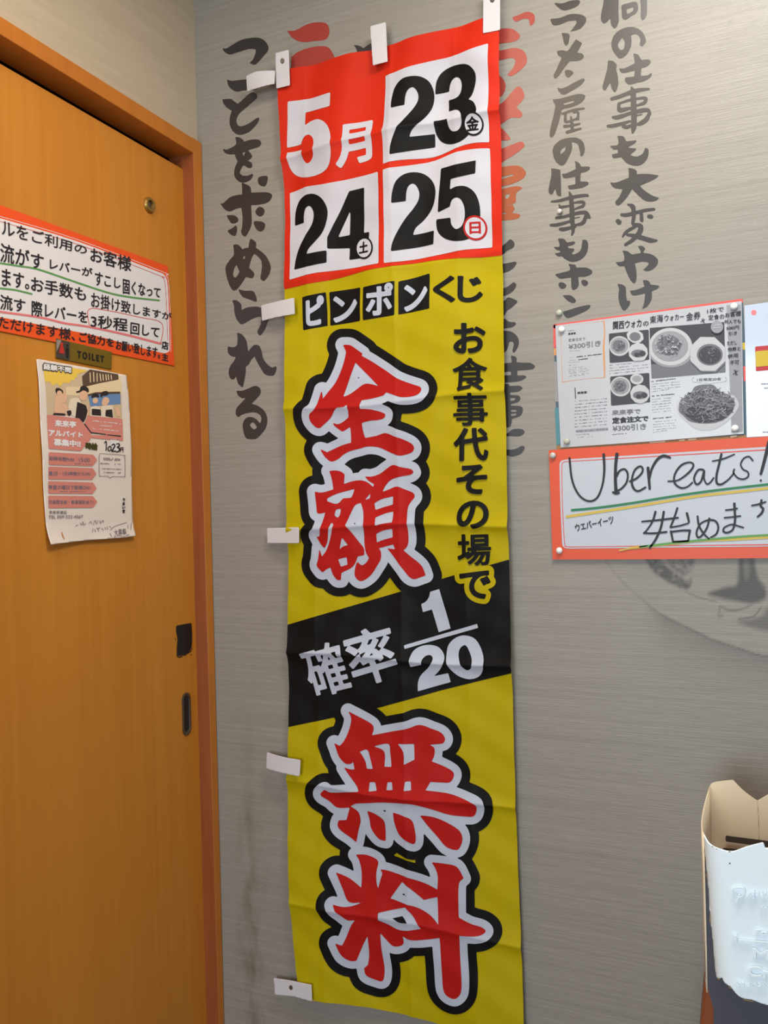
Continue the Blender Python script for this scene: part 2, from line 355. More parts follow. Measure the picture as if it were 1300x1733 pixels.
# ================================================================== the room
def topx(P):
    v = np.asarray(P, float)-CAM; c = np.stack([v @ np.array([XC[k], YC[k], ZC[k]]) for k in range(3)], -1)
    return c[..., 0]/c[..., 2]*FPX+CXP, c[..., 1]/c[..., 2]*FPX+CYP
def sub(s, ox, oy, sc): return par(s, ox, oy, sc)
_vn = rng.random((64, 64))
def vnoise(a, b):
    i = np.floor(a).astype(int); j = np.floor(b).astype(int); u = a-i; v = b-j; u = u*u*(3-2*u); v = v*v*(3-2*v); g = lambda p, q: _vn[p % 64, q % 64]
    return (g(i, j)*(1-u)+g(i+1, j)*u)*(1-v)+(g(i, j+1)*(1-u)+g(i+1, j+1)*u)*v
def bowl_ink_crease_shade(x, z):
    """faded bowl-of-noodles mural, ghost prints and a painted crease shade on the wallpaper (0..1 ink density)"""
    P = np.stack([x, 0*x, z], -1); px, py = topx(P); o = (980, 920, 4.0625)
    arc = sub('180,110! 260,220 350,310 450,395 550,475 650,530 780,590 900,650 1050,700 1200,750 1500,840!', *o)[:-3]
    xs = arc[:, 0]; ya = np.interp(px, xs, arc[:, 1]); below = py-ya
    I = np.zeros(px.shape)
    I += np.where((below > 0) & (px > 1085), .42*np.exp(-np.clip(below, 0, 999)/36)*np.clip((px-1085)/40, 0, 1), 0)
    I += np.where((below > -8) & (px > xs[0]), .22*np.exp(-(below/2.4)**2), 0)*(py > 944)
    def soft(s, a, blur):
        return a*np.clip(.5+sdpoly(px, py, [sub(s, *o)], 'nz')/blur, 0, 1)
    I = np.maximum(I, soft('430,40 520,60 600,150 640,180 700,230 740,250 775,235 770,290 730,315 640,280 540,220 480,150', .85, 5)*(.45+.75*vnoise(px/5, py/5)))
    I = np.maximum(I, soft('600,40 770,40 795,130 770,190 700,225 640,170 605,120', .45, 6)*(.3+1.2*vnoise(px/4, py/4)))
    I = np.maximum(I, soft('890,345 1000,300 1090,270 1105,40 1190,40 1225,220 1280,300 1285,370 1240,400 1180,412 1060,392 960,372', .85, 8)*(1-.45*np.clip(.5+sdpoly(px, py, [sub('1135,60 1160,60 1180,200 1150,250 1130,200', *o)], 'nz')/8, 0, 1)))
    I = np.maximum(I, soft('1100,540 1180,520 1260,490 1330,420 1600,420 1600,640 1330,610 1200,580', .6, 10))
    for st in strokes('965,430,4 1050,460,7 1150,440,4 1235,385,7|1230,405,7 1275,360,7 1280,300,6 1240,250,5|960,500,6 990,495,5|970,440,4 960,500,4|1100,520,7 1200,500,7 1250,440,4|730,330,2 840,375,4 950,400,3', *o):
        I = np.maximum(I, .6*np.clip(.5+sdstroke(px, py, st)/2.5, 0, 1))
    I += .10*((py > 930) & (py < 985) & (px > 1020))*np.clip((px-1020)/60, 0, 1)*np.clip((985-py)/12, 0, 1)
    g = (1000, 0, 4.3333)
    def gs(s, a, bl): return a*np.clip(.5+sdpoly(px, py, [par(s, *g)], 'nz')/bl, 0, 1)
    I += gs('960,170 1100,175 1500,150 1500,620 1200,560 960,470 880,400 950,320', .05, 30)+gs('1000,20 930,60 910,90 960,75 1010,40 1200,-30 1100,-40', -.10, 5)+gs('820,-30 1000,-20 920,40 870,80 830,50', .07, 18)
    for st in strokes('970,160,3 1100,168,5 1300,150,5 1500,120,5', *g): I += .16*np.clip(.5+sdstroke(px, py, st)/3, 0, 1)  # wallpaper crease, its shade painted as a darker line
    return np.clip(I, 0, .88)
xs = np.unique(np.round(np.concatenate([[-.05, 0], np.arange(.1, .74, .05), np.arange(.74, 1.13, .0021), np.arange(1.13, 1.34, .01), np.arange(1.34, 4.3, .12)]), 4))
zs = np.unique(np.round(np.concatenate([np.arange(0, .98, .1), np.arange(1.03, 1.26, .0021), np.arange(1.26, 2.04, .05), np.arange(2.04, 2.3, .008), [2.4, 2.5]]), 4))
X, Z = np.meshgrid(xs, zs); nx, nz = len(xs), len(zs)
inkv = np.zeros(X.shape); reg = (X > .7) & (Z > .97); inkv[reg] = bowl_ink_crease_shade(X[reg], Z[reg])*np.clip((1.3-X[reg])/.12, 0, 1)
V = np.stack([X.ravel(), 0*X.ravel(), Z.ravel()], -1)
F = [(j*nx+i, j*nx+i+1, (j+1)*nx+i+1, (j+1)*nx+i) for j in range(nz-1) for i in range(nx-1)]
wallR = mesh('wall_right', V, F, WALLP, None, (0, 0, 0)); tag(wallR, kind='structure')
at = wallR.data.attributes.new('ink', 'FLOAT', 'POINT'); at.data.foreach_set('value', inkv.ravel().astype(np.float32))
sd_ = wallR.modifiers.new('thickness', 'SOLIDIFY'); sd_.thickness = .06; sd_.offset = -1
PLAIN, _, _ = grain('plain_plaster', (150, 142, 130), (168, 160, 148), (5, 5, 5), .8, .2, .05)
FLOORM, _, _ = grain('floor_vinyl', (86, 66, 50), (104, 82, 62), (3, 40, 3), .5, .3, .03)
tag(boxm('floor', (-.06, -4.6, -.05), (4.3, .06, 0), FLOORM), kind='structure')
tag(boxm('ceiling', (-.06, -4.6, 2.5), (4.3, .06, 2.56), PLAIN), kind='structure')
tag(boxm('baseboard_right', (.02, -.012, 0), (4.24, 0, .07), WOODR), kind='structure')
# door wall: band over the header, and the stretch to the left of the door (outside the frame)
def hz(y, zr, zl): return zr+(zl-zr)*(y+.0236)/(-.486+.0236)       # edges as surveyed along the header
yl = -1.02
def prism_yz(name, prof, x0, x1, m, parent=None, kind=None):       # prof = (y,z) loop
    n = len(prof); V = [(x0, y, z) for y, z in prof]+[(x1, y, z) for y, z in prof]
    F = [tuple(range(n-1, -1, -1)), tuple(range(n, 2*n))]+[(i, (i+1) % n, n+(i+1) % n, n+i) for i in range(n)]
    o = mesh(name, V, F, m, parent)
    if kind: o['kind'] = kind
    return o
H1R, H1L, H2R, H2L = 2.0695, 2.0885, 2.0400, 2.0605
prism_yz('wall_left', [(0, 2.5), (-4.6, 2.5), (-4.6, 0), (yl-.03, 0), (yl-.03, hz(yl, H1R, H1L)-.01), (0, H1R-.01)], -.06, 0, WALLL, None, 'structure')
hd = prism_yz('trim_1', [(-.027, hz(-.027, H2R, H2L)), (-.027, hz(-.027, H1R, H1L)), (yl-.03, hz(yl-.03, H1R, H1L)), (yl-.03, hz(yl-.03, H2R, H2L))], -.05, .011, WOODF, None, 'structure')
jb = mesh('trim_2', [(.011, -.0285, 2.071), (.011, -.001, 2.069), (.015, -.001, .0), (.015, -.0165, .0), (-.05, -.0285, 2.071), (-.05, -.001, 2.069), (-.05, -.001, 0), (-.05, -.0165, 0)],
     [(0, 3, 2, 1), (4, 5, 6, 7), (0, 4, 7, 3), (1, 2, 6, 5), (0, 1, 5, 4), (3, 7, 6, 2)], WOODF); tag(jb, kind='structure')
jb.data.materials.append(WOODR); jb.data.polygons[2].material_index = 1
bv = jb.modifiers.new('b', 'BEVEL'); bv.width = .0012; bv.segments = 2
bv = hd.modifiers.new('b', 'BEVEL'); bv.width = .0012; bv.segments = 2
tag(boxm('trim_3', (-.05, yl-.03, 0), (.011, yl, 2.07), WOODF), kind='structure')
tag(boxm('wall_back', (-.1, yl-.03, 0), (-.062, .06, 2.5), DARKW), kind='structure')  # dark board behind the door: shade of the track void is in its colour
door = thing('door_1', None, None, (-.03, -.5, 0)); door['kind'] = 'structure'
door_leaf = prism_yz('door_leaf', [(-.026, hz(-.026, 2.0145, 2.034)), (yl+.002, hz(yl, 2.0145, 2.034)), (yl+.002, .01), (-.014, .01)], -.046, DX, WOOD, door)
door_leaf.modifiers.new('b', 'BEVEL').width = .0015
def lathe(name, prof, c, ax, m, parent=None, seg=28, label=None, smooth_=True):
    """prof = (radius, height) pairs turned about axis ax at c"""
    ax = Vector(ax).normalized(); u = ax.orthogonal().normalized(); v = ax.cross(u); c = Vector([float(q) for q in c]); V = []; F = []
    for r, h in prof:
        for k in range(seg):
            a = 2*math.pi*k/seg; V.append(tuple(c+ax*h+(u*math.cos(a)+v*math.sin(a))*r))
    for i in range(len(prof)-1):
        for k in range(seg): F.append((i*seg+k, i*seg+(k+1) % seg, (i+1)*seg+(k+1) % seg, (i+1)*seg+k))
    F.append(tuple(range(seg-1, -1, -1))); F.append(tuple((len(prof)-1)*seg+k for k in range(seg)))
    o = mesh(name, V, F, m, parent, None if parent else tuple(c))
    if smooth_: o.data.shade_smooth(); es = o.modifiers.new('e', 'EDGE_SPLIT'); es.split_angle = .7
    if label: o['label'] = label
    return o
# round ring peephole
c = onD(np.array(251.5), np.array(347.), 0)
lathe('peephole_ring', [(.0146, 0), (.0146, .003), (.0125, .0062), (.0082, .0062), (.0074, .002), (.0001, .0018)], c, (1, 0, 0), PEG, door, label='small brass ring set high in the orange door')
lathe('peephole_lens', [(.0066, 0), (.0066, .0024), (.003, .003)], c, (1, 0, 0), METAL, door)
# recessed finger pull, stadium shaped
pc = onD(np.array(315.), np.array(1208.), 0); hh = .0415; hw = .0125
def stadium(r, h, x, n=12):
    P = []
    for k in range(n+1): a = math.pi*k/n; P.append((x, pc[1]+r*math.cos(a), pc[2]+h-hw+r*math.sin(a)))
    for k in range(n+1): a = math.pi+math.pi*k/n; P.append((x, pc[1]+r*math.cos(a), pc[2]-h+hw+r*math.sin(a)))
    return P
def rings(name, rs, m, parent, cap=True):
    V = sum(rs, []); n = len(rs[0]); F = [(i*n+k, i*n+(k+1) % n, (i+1)*n+(k+1) % n, (i+1)*n+k) for i in range(len(rs)-1) for k in range(n)]
    if cap: F.append(tuple((len(rs)-1)*n+k for k in range(n)))
    o = mesh(name, V, F, m, parent); o.data.shade_smooth(); e = o.modifiers.new('e', 'EDGE_SPLIT'); e.split_angle = .6; return o
dl = rings('finger_pull', [stadium(hw, hh, DX), stadium(hw, hh, DX+.0022), stadium(hw-.003, hh, DX+.0028), stadium(hw-.0042, hh-.001, DX+.0020), stadium(hw-.0052, hh-.002, DX+.0006)], METAL, door, True)
dl['label'] = 'oval metal finger pull of the sliding door'
rings('pull_recess', [stadium(hw-.0050, hh-.002, DX+.0009), stadium(hw-.007, hh-.004, DX+.0007)], DMET, dl)

# ------------------------------------------------------------------ black tape on the door
T = par('340,340! 420,325 487,313! 492,400 493,470 490,540! 470,590 440,620! 400,632 345,635! 346,560 352,470 340,400', 240, 1000, 5.778)
tp = ink('tape_patch', onD, .0012, TAPE, None, polys=[T], step=2); tag(tp, 'square of black tape stuck on the door edge above the oval pull', 'tape')
mm = tp.modifiers.new('s', 'SOLIDIFY'); mm.thickness = .0008; mm.offset = -1
for q in ('347,640,4 370,650,5 400,640,3', '450,612,3 480,590,4 492,560,3', '475,622,3 490,628,2', '325,455,2 332,480,3', '420,632,3 432,628,2'):
    ink('tape_residue', onD, .0004, TAPE, tp, strk=strokes(q, 240, 1000, 5.778), step=.6, rough=.25)

# ------------------------------------------------------------------ brush lettering on the wallpaper
WI = .0004
def brush(s, o, m=INK, holes='', st='', name='brush_character', grow=0):
    polys = [par(q, *o) for q in s.split('|') if q.strip()]; hs = [par(q, *o) for q in holes.split('|') if q.strip()]
    ink(name, onR, WI, m, wallR, polys=polys, holes=hs, strk=strokes(st, *o) if st else (), step=1.5, rough=.22, grow=grow)
Hc = (360, 40, 6.1875); Ic = (360, 280, 6.932); Jc = (360, 500, 6.665); Kc = (900, 0, 5.4167); Lc = (900, 260, 5.4167)
brush('100,255! 140,260 200,225 300,170 400,150 480,148 540,175 583,240 575,290 540,330 490,390 440,430 385,412! 425,370 450,300 450,268! 380,265 280,295 190,322 150,315 115,285', Hc)
brush('150,580! 190,598 280,590 385,578 470,570! 470,680 390,693 320,700 260,712 210,695 165,650', Hc)
brush('100,793! 150,788 195,790 220,810 265,840! 320,790 380,735 420,720 460,735! 465,775 430,810 350,880 280,940 250,1000 255,1050 295,1075 370,1050 430,1010 475,983 488,995 470,1040 430,1090 370,1140 280,1165 215,1130 180,1060 180,980 200,910! 150,880 115,840', Hc)
brush('235,1188! 280,1190 322,1220 320,1240! 400,1215 480,1215 508,1250 490,1285 440,1305 368,1325! 412,1380 405,1405 380,1430! 360,1435 400,1450 415,1480 405,1510 370,1510 325,1485 300,1520 285,1560 310,1590 370,1590 412,1572 422,1590 400,1630 350,1660 290,1660 240,1620 225,1570 235,1500 262,1445! 240,1400 230,1365! 190,1370 130,1355 105,1310! 150,1318 240,1270 245,1230', Hc, holes='310,1355! 345,1335! 325,1388!')
brush('340,200! 380,215 440,250 452,320! 530,315 640,315 695,345 680,400 630,440 530,462 450,465! 455,560 458,670 440,740 385,833 335,790 345,720 350,600 335,495! 270,510 200,540 130,505 85,435! 120,445 200,375 280,348 345,340! 345,270|530,160 560,130 640,125 640,190 610,245 545,225|505,525 550,483 605,515 600,570 555,600 510,570|483,660 550,655 612,680 605,745 560,775 520,755 495,715|163,585! 250,585 297,620 290,665 230,682 190,640|172,765! 230,735 275,703 285,760 265,825 210,810', Ic)
brush('240,930! 300,930 350,985! 380,970 420,965! 430,900 445,855! 508,905 505,965! 570,1010 630,1070 680,1180 670,1260 635,1320 600,1355 562,1325 570,1250 578,1170 560,1100 490,1035! 460,1080 425,1200! 485,1260 478,1310 450,1322 390,1305! 350,1370 290,1450 240,1465 200,1410 165,1310 150,1200 185,1130 250,1050! 248,990', Ic, holes='278,1165! 315,1245! 290,1290 265,1315 240,1290 250,1220|375,1058 380,1085 365,1100 358,1080')
brush('300,1450! 380,1470 460,1470 500,1510 515,1598 440,1575 360,1545 320,1500', Ic)
brush('217,58! 270,55 320,100 325,165! 390,135 480,125 530,133 620,180 630,260 610,330 580,400 540,450 510,430 508,395 540,330 545,285! 540,240 470,255 400,290 345,322 310,318 265,260 245,180 240,110', Jc)
brush('275,420! 330,440 375,500 390,560 400,635! 430,595 470,558 520,565 550,620 570,710 620,780 670,812 718,800 715,850 690,900 640,905 580,880 530,800 490,730 475,685! 440,720 405,780 372,800! 372,880 340,1038! 300,1010 275,960 265,905! 240,945 205,940 180,880 195,800 240,740 262,685! 230,692 175,650 170,570! 200,582 250,580 275,560! 280,490', Jc)
brush('268,1072! 330,1075 400,1050 480,1020 535,1050 538,1110 490,1170 435,1222! 510,1245 580,1300 615,1380 605,1480 560,1550 500,1610 430,1622 370,1600 340,1500 345,1430 380,1380 430,1370 490,1395 535,1445! 550,1390 530,1345 470,1318 400,1325 330,1345 290,1370 262,1340 265,1280 300,1235 375,1155! 330,1158 285,1125', Jc, holes='420,1465 455,1430 498,1485 465,1510')
Rt = (460, 0, 3.0952)
brush('80,160! 120,160 200,122 280,120 302,160 285,205 220,215 160,220 110,200|103,300! 140,270 220,245 290,245 320,280 330,305! 330,420! 100,420!', Rt, REDINK)
brush('430,235! 460,240 480,252! 525,222! 540,190 560,200 560,330! 440,330! 447,270', Rt)
Rc = (820, 0, 4.4417)
brush('208,130! 260,110 320,88 370,105 378,160 345,195 335,150 300,140 235,163|60,215! 130,215 200,215 250,245 268,275 230,310 130,325 60,330!|60,385! 130,378 220,360 290,380 320,440 300,500 210,570 175,560 215,510 232,455 200,435 130,450 60,455!|60,560! 120,572 158,630 150,690 120,725 60,700!|60,800! 135,772 240,655 275,660 300,730 240,805! 285,855 265,885 200,885 130,930 60,950!|60,955! 130,965 195,1040 180,1055 130,1055 60,1050!|60,1125! 135,1115 270,1065 302,1090 270,1130 130,1220 60,1240!', Rc, REDINK)
brush('60,1262! 130,1255 250,1245 310,1290 300,1330 270,1355 200,1385 130,1400 60,1400!|60,1420! 130,1420 200,1405 250,1400 285,1415 240,1450 235,1520 210,1535 228,1570 210,1600 265,1610 255,1640 180,1655 60,1655!', Rc, ORINK, holes='60,1345! 130,1330 215,1308! 218,1320! 130,1345 60,1355!|160,1465 190,1460 178,1490 160,1492|130,1602! 160,1598 165,1608! 130,1610!|188,1535! 208,1540! 190,1548!')
Bc = (820, 380, 4.2268)
brush('60,200! 145,140 185,105 215,135 205,165 160,190 130,215 60,240!|60,285! 140,280 220,265 228,285 190,325 140,345 60,345!', Bc)
brush('60,460! 140,455 185,430 210,413 228,435 200,480 140,510 60,510!|60,540! 140,545 170,520 225,540 235,555 200,590 160,620 140,650 60,660!|60,680! 140,672 175,695 222,700 215,725 170,740 60,745!', Bc)
brush('60,770! 150,760 200,770 240,810 245,860 215,915 200,905 210,850 180,840 150,910 60,910!', Bc)
brush('188,935! 228,950 228,985! 290,988 330,990 362,1015 340,1035 235,1045! 235,1080! 290,1080 298,1095 250,1120 150,1130 60,1130! 60,1080! 190,1078! 190,1050! 60,1060! 60,1000! 197,988!', Bc)
brush('60,1130! 170,1140 180,1155! 250,1153 272,1172 240,1195 183,1200! 185,1220! 240,1222 258,1245 240,1270 185,1285! 190,1295! 260,1300 275,1330 255,1370 195,1390! 195,1415 175,1450 60,1440!', Bc, holes='185,1240! 225,1240! 215,1258! 185,1262!|190,1325! 230,1325! 230,1338! 190,1340!|190,1355! 230,1350! 225,1365! 190,1370!')
brush('60,1500! 160,1495 200,1465 260,1462 288,1485 250,1515 170,1512 60,1515!|60,1600! 160,1610 220,1605 270,1582 288,1600 260,1640 200,1660 160,1650 60,1650!', Bc)
brush('203,25! 280,30 340,10 400,0 440,5 440,30 410,60 350,85 290,95 240,65|168,172! 250,165 350,130 420,128 480,145 500,180 485,220 440,265 350,292! 385,250 410,210 405,187! 330,195 260,225 200,230 180,205', Kc)
brush('272,300! 340,310 345,350 335,400 315,420 295,390 285,340', Kc)
brush('405,360! 462,395! 440,440 415,485! 460,490 478,520 450,550 400,560 350,560! 300,620 260,680 220,720 200,695 230,630 275,530! 240,500 230,468! 280,460 330,465 370,410', Kc)
brush('303,645! 340,640 382,662 365,690 335,710 310,690|235,800! 270,810 330,790 400,750 475,718 485,735 450,780 370,830 295,868 250,840', Kc)
brush('190,912! 250,905 330,885 420,862 480,868 490,890 465,930 420,960 340,988 280,1002 270,1035! 258,1080 245,1130 215,1220 185,1260 165,1245 175,1160 200,1060 218,970!', Kc, holes='290,950! 350,930 395,922! 380,940 300,962!', st='285,1042,10 380,1010,12 480,993,9|312,1045,10 308,1085,13 315,1118,12 380,1100,10 415,1085,10|385,1030,9 425,1030,10 422,1090,14|358,1070,8 368,1120,13 372,1190,15|300,1158,14 370,1150,12 440,1135,9|325,1212,15 390,1195,13 450,1178,9')
brush('190,1380! 210,1330 270,1280 350,1262 420,1265 470,1300 487,1370 470,1425 448,1435! 440,1380 420,1320 365,1300! 370,1360 340,1440 290,1515 240,1500 205,1450', Kc, holes='310,1340! 305,1380 265,1412 270,1375')
brush('178,135! 230,140 262,150! 268,260 270,390! 235,380 215,320! 185,375 155,350 165,270 180,200|395,65! 440,90 450,120! 520,118 535,135 500,165 450,175! 445,255! 510,258 520,280 470,310 390,325 345,325 330,295! 400,280! 400,210! 300,225 275,185! 320,180 405,140! 400,90', Lc)
brush('', Lc, st='180,440,8 260,430,14 380,398,16 500,382,14 515,392,6|345,350,6 360,400,18 368,500,22 370,600,22 380,700,16 368,745,8|252,468,7 265,500,14 262,520,10|262,492,14 345,478,9|395,450,9 450,442,14 478,450,14 470,480,14 430,495,12 395,508,8|225,590,12 300,578,14 400,550,16 490,540,18 520,575,18 535,592,6|495,575,16 470,635,18 400,655,10|175,655,12 240,652,16 360,618,11|262,692,14 300,692,18 400,668,11|395,590,5 440,583,5')
brush('240,778! 290,780 325,815! 390,805 398,820 370,840 330,850 345,870! 385,870 388,890 375,905 360,920! 400,920 450,880 465,790! 505,795 518,850 500,920 450,970 380,992 320,975 275,940! 235,938 212,915! 260,905 262,890! 225,880 200,852! 255,850', Lc)
brush('335,1010! 400,1020 405,1045! 500,1045 550,1070 550,1100 500,1125 425,1130! 430,1210 390,1250 365,1230 362,1135! 320,1140 260,1145 210,1105! 260,1095 350,1065|245,1195 275,1178 318,1205 300,1235 265,1235|458,1160 500,1160 518,1190 490,1215 460,1195', Lc)
brush('285,1298! 360,1300 405,1345 385,1370 340,1355 300,1320|285,1450! 350,1430 430,1405 530,1385 535,1410 490,1445 400,1485 330,1507 300,1485', Lc)
brush('665,-60! 800,-60! 795,100 797,200 765,258 730,230 720,165! 690,200 660,215 635,180 640,110 655,40|825,50 880,30 950,15 975,50 965,110 910,150 860,180 830,165 825,100|990,-60! 1055,-60! 1055,130 1020,185 1000,160 1000,60', Kc, holes='870,85! 930,65! 930,95 905,115 875,125')
brush('730,390! 750,330 800,280 880,248 960,255 1020,300 1048,370 1030,410 1005,425 990,405! 995,350 960,315 910,320! 915,390 900,450 860,510 805,535 760,490 735,440', Kc, holes='830,345! 852,380 845,445 815,458 793,430 795,395')
brush('700,552! 745,560 780,590! 775,640! 790,700 793,780 765,845 735,815 720,750! 700,790 670,830 650,800 665,730 690,640|930,490! 975,500 1005,550! 1070,545 1092,570 1060,605 1005,625! 1000,695! 1060,690 1100,665! 1095,700 1040,740 960,760 890,775 855,740 860,710! 940,700! 945,645! 870,665 820,665 800,625! 850,625 945,580! 940,540', Kc)
brush('', Kc, st='735,905,16 790,890,18 850,868,18 960,830,20 1075,815,10|915,800,8 930,850,24 935,1000,26 938,1100,26 935,1170,24 925,1215,10|800,950,14 800,990,18 815,1010,22 895,992,14|800,948,10 900,915,12|965,905,10 1020,898,14 1048,905,16 1035,940,16 1000,955,14 965,968,9|745,1075,12 790,1075,20 900,1040,16 1000,1015,20 1065,1010,18 1085,1045,12|1078,1040,14 1050,1095,22 1000,1130,20 970,1140,12|700,1155,14 760,1150,18 900,1112,12|840,1158,16 870,1165,18 910,1150,12|965,1060,6 1010,1048,6')
brush('785,1245! 840,1250 865,1295! 920,1290 965,1285! 945,1315 900,1340 880,1355! 960,1360! 945,1385 900,1420! 960,1435 1015,1410 1040,1355! 1070,1370 1065,1440 1020,1500 960,1520 880,1500 820,1440! 750,1450 735,1415! 790,1405! 790,1370! 750,1370 715,1335! 785,1330 795,1290', Kc)
brush('885,130! 940,140 965,165 960,190! 1050,185 1165,198! 1140,225 1060,265 990,295! 1050,350 1120,390 1165,405 1140,430 1080,440 1020,420 920,325! 880,390 830,450 790,475 765,445 800,400 835,325! 780,320 740,300 718,262! 770,265 890,220! 890,170', Lc)
brush('', Lc, st='880,465,7 925,485,22 935,540,18 935,590,18 925,640,14|825,560,14 870,562,18 940,545,16 1040,520,16 1120,510,14|1005,545,14 1008,600,18 1010,615,14|790,618,20 800,628,24|1075,575,18 1095,578,20|935,650,14 990,660,22 1000,690,24 980,735,24 920,795,18 860,835,14|955,665,14 870,715,15 835,760,9|880,745,12 950,755,20 1020,775,22 1090,795,22 1145,797,10')
brush('832,888! 880,895 915,925! 1000,912! 1000,895! 975,850! 1010,845 1040,870 1030,890! 1025,910 1090,920 1150,960 1155,1010 1110,1060 1060,1078 1020,1065! 1060,1030 1070,1000 1010,990 945,1005! 960,1080 960,1150 940,1190 900,1150 860,1060 850,1030! 800,1030 770,995! 840,985 848,940', Lc)
brush('785,1195! 830,1200 862,1230 865,1300 875,1350! 900,1350 895,1390 850,1440 815,1400 795,1320 800,1240|1018,1158! 1070,1165 1090,1200! 1168,1212 1150,1240 1100,1260! 1100,1330 1060,1400 1010,1425! 1030,1370 1040,1280! 930,1300 900,1255! 950,1250 1035,1220!', Lc)

# ------------------------------------------------------------------ the banner
ban = thing('vertical_banner', 'tall red and yellow vertical cloth banner with large red characters hung on the papered wall', 'banner', tuple(onR(660., 1733., .012)))
Lft = [(470, 122.5), (473, 180), (478, 270), (480, 380), (480, 490), (482, 600), (484, 760), (487, 905), (487, 1057), (488, 1230), (487, 1310), (487.5, 1420), (490, 1500), (495, 1580), (501, 1640), (506, 1668)]
Rgt = [(900, 1778), (887, 1733), (882, 1600), (875, 1440), (870, 1270), (867, 1139), (862, 947), (857, 760), (852, 560), (849, 430), (847, 200), (847, 25), (800, 38), (730, 57), (660, 75), (580, 96), (493, 117)]
Bot = [(512, 1686), (530, 1692), (568, 1697), (620, 1705), (700, 1723), (780, 1745)]
cl = np.array(Lft+Bot+Rgt, float)
f = Field([cl], step=2, pad=6); cloth_o = decal('cloth', f.F, f.gx, f.gy, onB, 0, YEL, ban)
cloth_o.data.shade_smooth()
A = (460, 60, 3.1707); S = .0005
redp = np.vstack([par('-10,40! -10,180! 10,280! 20,640! 30,1000! 40,1366! 62,1362! 200,1335 350,1305 520,1265 700,1235 900,1205 1100,1190 1245,1177! 1300,1172! 1300,600! 1300,-220!', *A)])
def clipB(F, gx, gy):                             # keep print inside the cloth outline
    X, Y = np.meshgrid(gx, gy); return np.minimum(F, sdpoly(X, Y, [cl], 'nz')+.25)
def bprint(name, lvl, m, polys=(), holes=(), strk=(), grow=0, step=2, parent=None, rule='nz', label=None, clip=False):
    f = Field(polys, strk, holes, step, grow+1, rule); F = f.F+grow
    if clip: F = clipB(F, f.gx, f.gy)
    return decal(name, F, f.gx, f.gy, onB, S*lvl, m, parent or ban, label)
bprint('red_panel', 1, RED, [redp], clip=True, step=2)
dp = []
for s in ('605,213! 850,140 1040,92 1171,55! 1172,300! 1170,576! 1040,590 860,650 700,674 606,696! 603,450!', '606,727! 830,680 1000,625 1172,607! 1176,850! 1180,1135! 1040,1150 860,1185 700,1215 610,1226! 608,950!', '86,840! 180,812 300,800 440,765 576,735! 580,980! 582,1228! 440,1250 250,1275 97,1312! 92,1050!'):
    dp.append(bprint('date_panel', 2, WHT, [par(s, *A)]))
d23, d25, d24 = dp
bprint('numeral', 2, WHT, [par('90,358! 320,310! 318,385! 180,412! 177,482! 210,462 260,455 310,490 335,560 335,640 320,700 290,735 240,755 180,762 130,750 100,720 88,670 87,632! 168,618! 172,660 190,688 215,680 235,650 238,600 230,560 205,535 180,540 165,565 160,586! 85,605!', *A)])
bprint('weekday_character', 2, WHT, tpolys('月', Q(*A, 356, 497, 541, 450, 541, 668, 356, 722), 2.6), grow=2.6, step=1.5)
def num(parent, s, hole=''):
    bprint('numeral', 3, BLK, [par(s, *A)], [par(hole, *A)] if hole else (), parent=parent, step=1.8)
num(d23, '643,392! 645,340 660,280 700,238 760,222 810,226 850,255 868,310 862,370 840,420 800,475 760,515 745,550! 872,525! 872,595! 645,648! 650,600 670,540 710,470 760,400 785,350 785,310 765,282 745,285 728,305 720,335 718,378!')
num(d23, '873,312! 880,250 905,200 950,168 1010,156 1060,165 1095,200 1103,240 1095,290 1080,330 1060,350! 1090,365 1110,410 1105,460 1085,510 1050,550 1000,578 950,582 905,565 880,530 873,490 873,462! 945,450! 950,490 970,515 1000,515 1022,490 1028,450 1015,415 990,400 948,405! 945,342! 990,335 1015,310 1022,270 1012,235 990,222 965,235 952,265 948,296!')
num(d25, '650,905! 655,850 675,790 715,750 765,735 815,742 855,775 875,825 870,885 850,935 810,990 770,1030 755,1070! 868,1045! 865,1118! 648,1163! 655,1115 675,1060 715,990 760,925 785,880 790,840 775,805 755,797 735,815 725,850 722,890!')
num(d25, '905,712! 1100,675! 1098,745! 962,772! 958,828! 1000,812 1050,815 1095,850 1118,920 1115,1000 1095,1060 1050,1095 990,1105 930,1090 892,1055 880,1005 882,985! 960,978! 965,1015 990,1040 1020,1025 1038,980 1038,925 1020,885 995,873 970,885 958,920! 888,948!')
num(d24, '118,1018! 120,950 140,885 180,855 230,852 275,880 302,935 298,1000 275,1060 235,1110 205,1145 192,1175! 298,1155! 298,1220! 122,1258! 130,1200 150,1140 185,1070 220,1010 228,960 215,925 198,915 180,930 172,965 172,1005!')
num(d24, '415,835! 495,815! 495,1060! 526,1055! 526,1110! 495,1115! 495,1195! 418,1205! 418,1140! 300,1145! 300,1085!', '418,935! 355,1082! 418,1070!')
for (cx, cy, rx, ry), ch, q, mt, par_ in (((1091, 486, 55, 60), '金', (1053, 452, 1122, 446, 1122, 517, 1053, 523), BLK, d23), ((500, 1143, 51, 60), '土', (470, 1112, 524, 1104, 524, 1166, 470, 1174), BLK, d24), ((1092, 1033, 62, 66), '日', (1063, 1004, 1121, 998, 1121, 1062, 1063, 1067), RGL, d25)):
    el = lambda k: np.array([(A[0]+(cx+rx*k*math.cos(t))/A[2], A[1]+(cy+ry*k*math.sin(t))/A[2]) for t in np.linspace(0, 2*math.pi, 40, endpoint=False)])
    bg = bprint('weekday_badge', 4, mt, [el(1)], parent=par_, step=1.2)
    bprint('badge_face', 5, WHT, [el(.84)], parent=par_, step=1.2)
    bprint('badge_character', 6, mt, tpolys(ch, Q(*A, *q), .7), grow=.7, step=.9, parent=par_)
B = (480, 440, 3.4211)
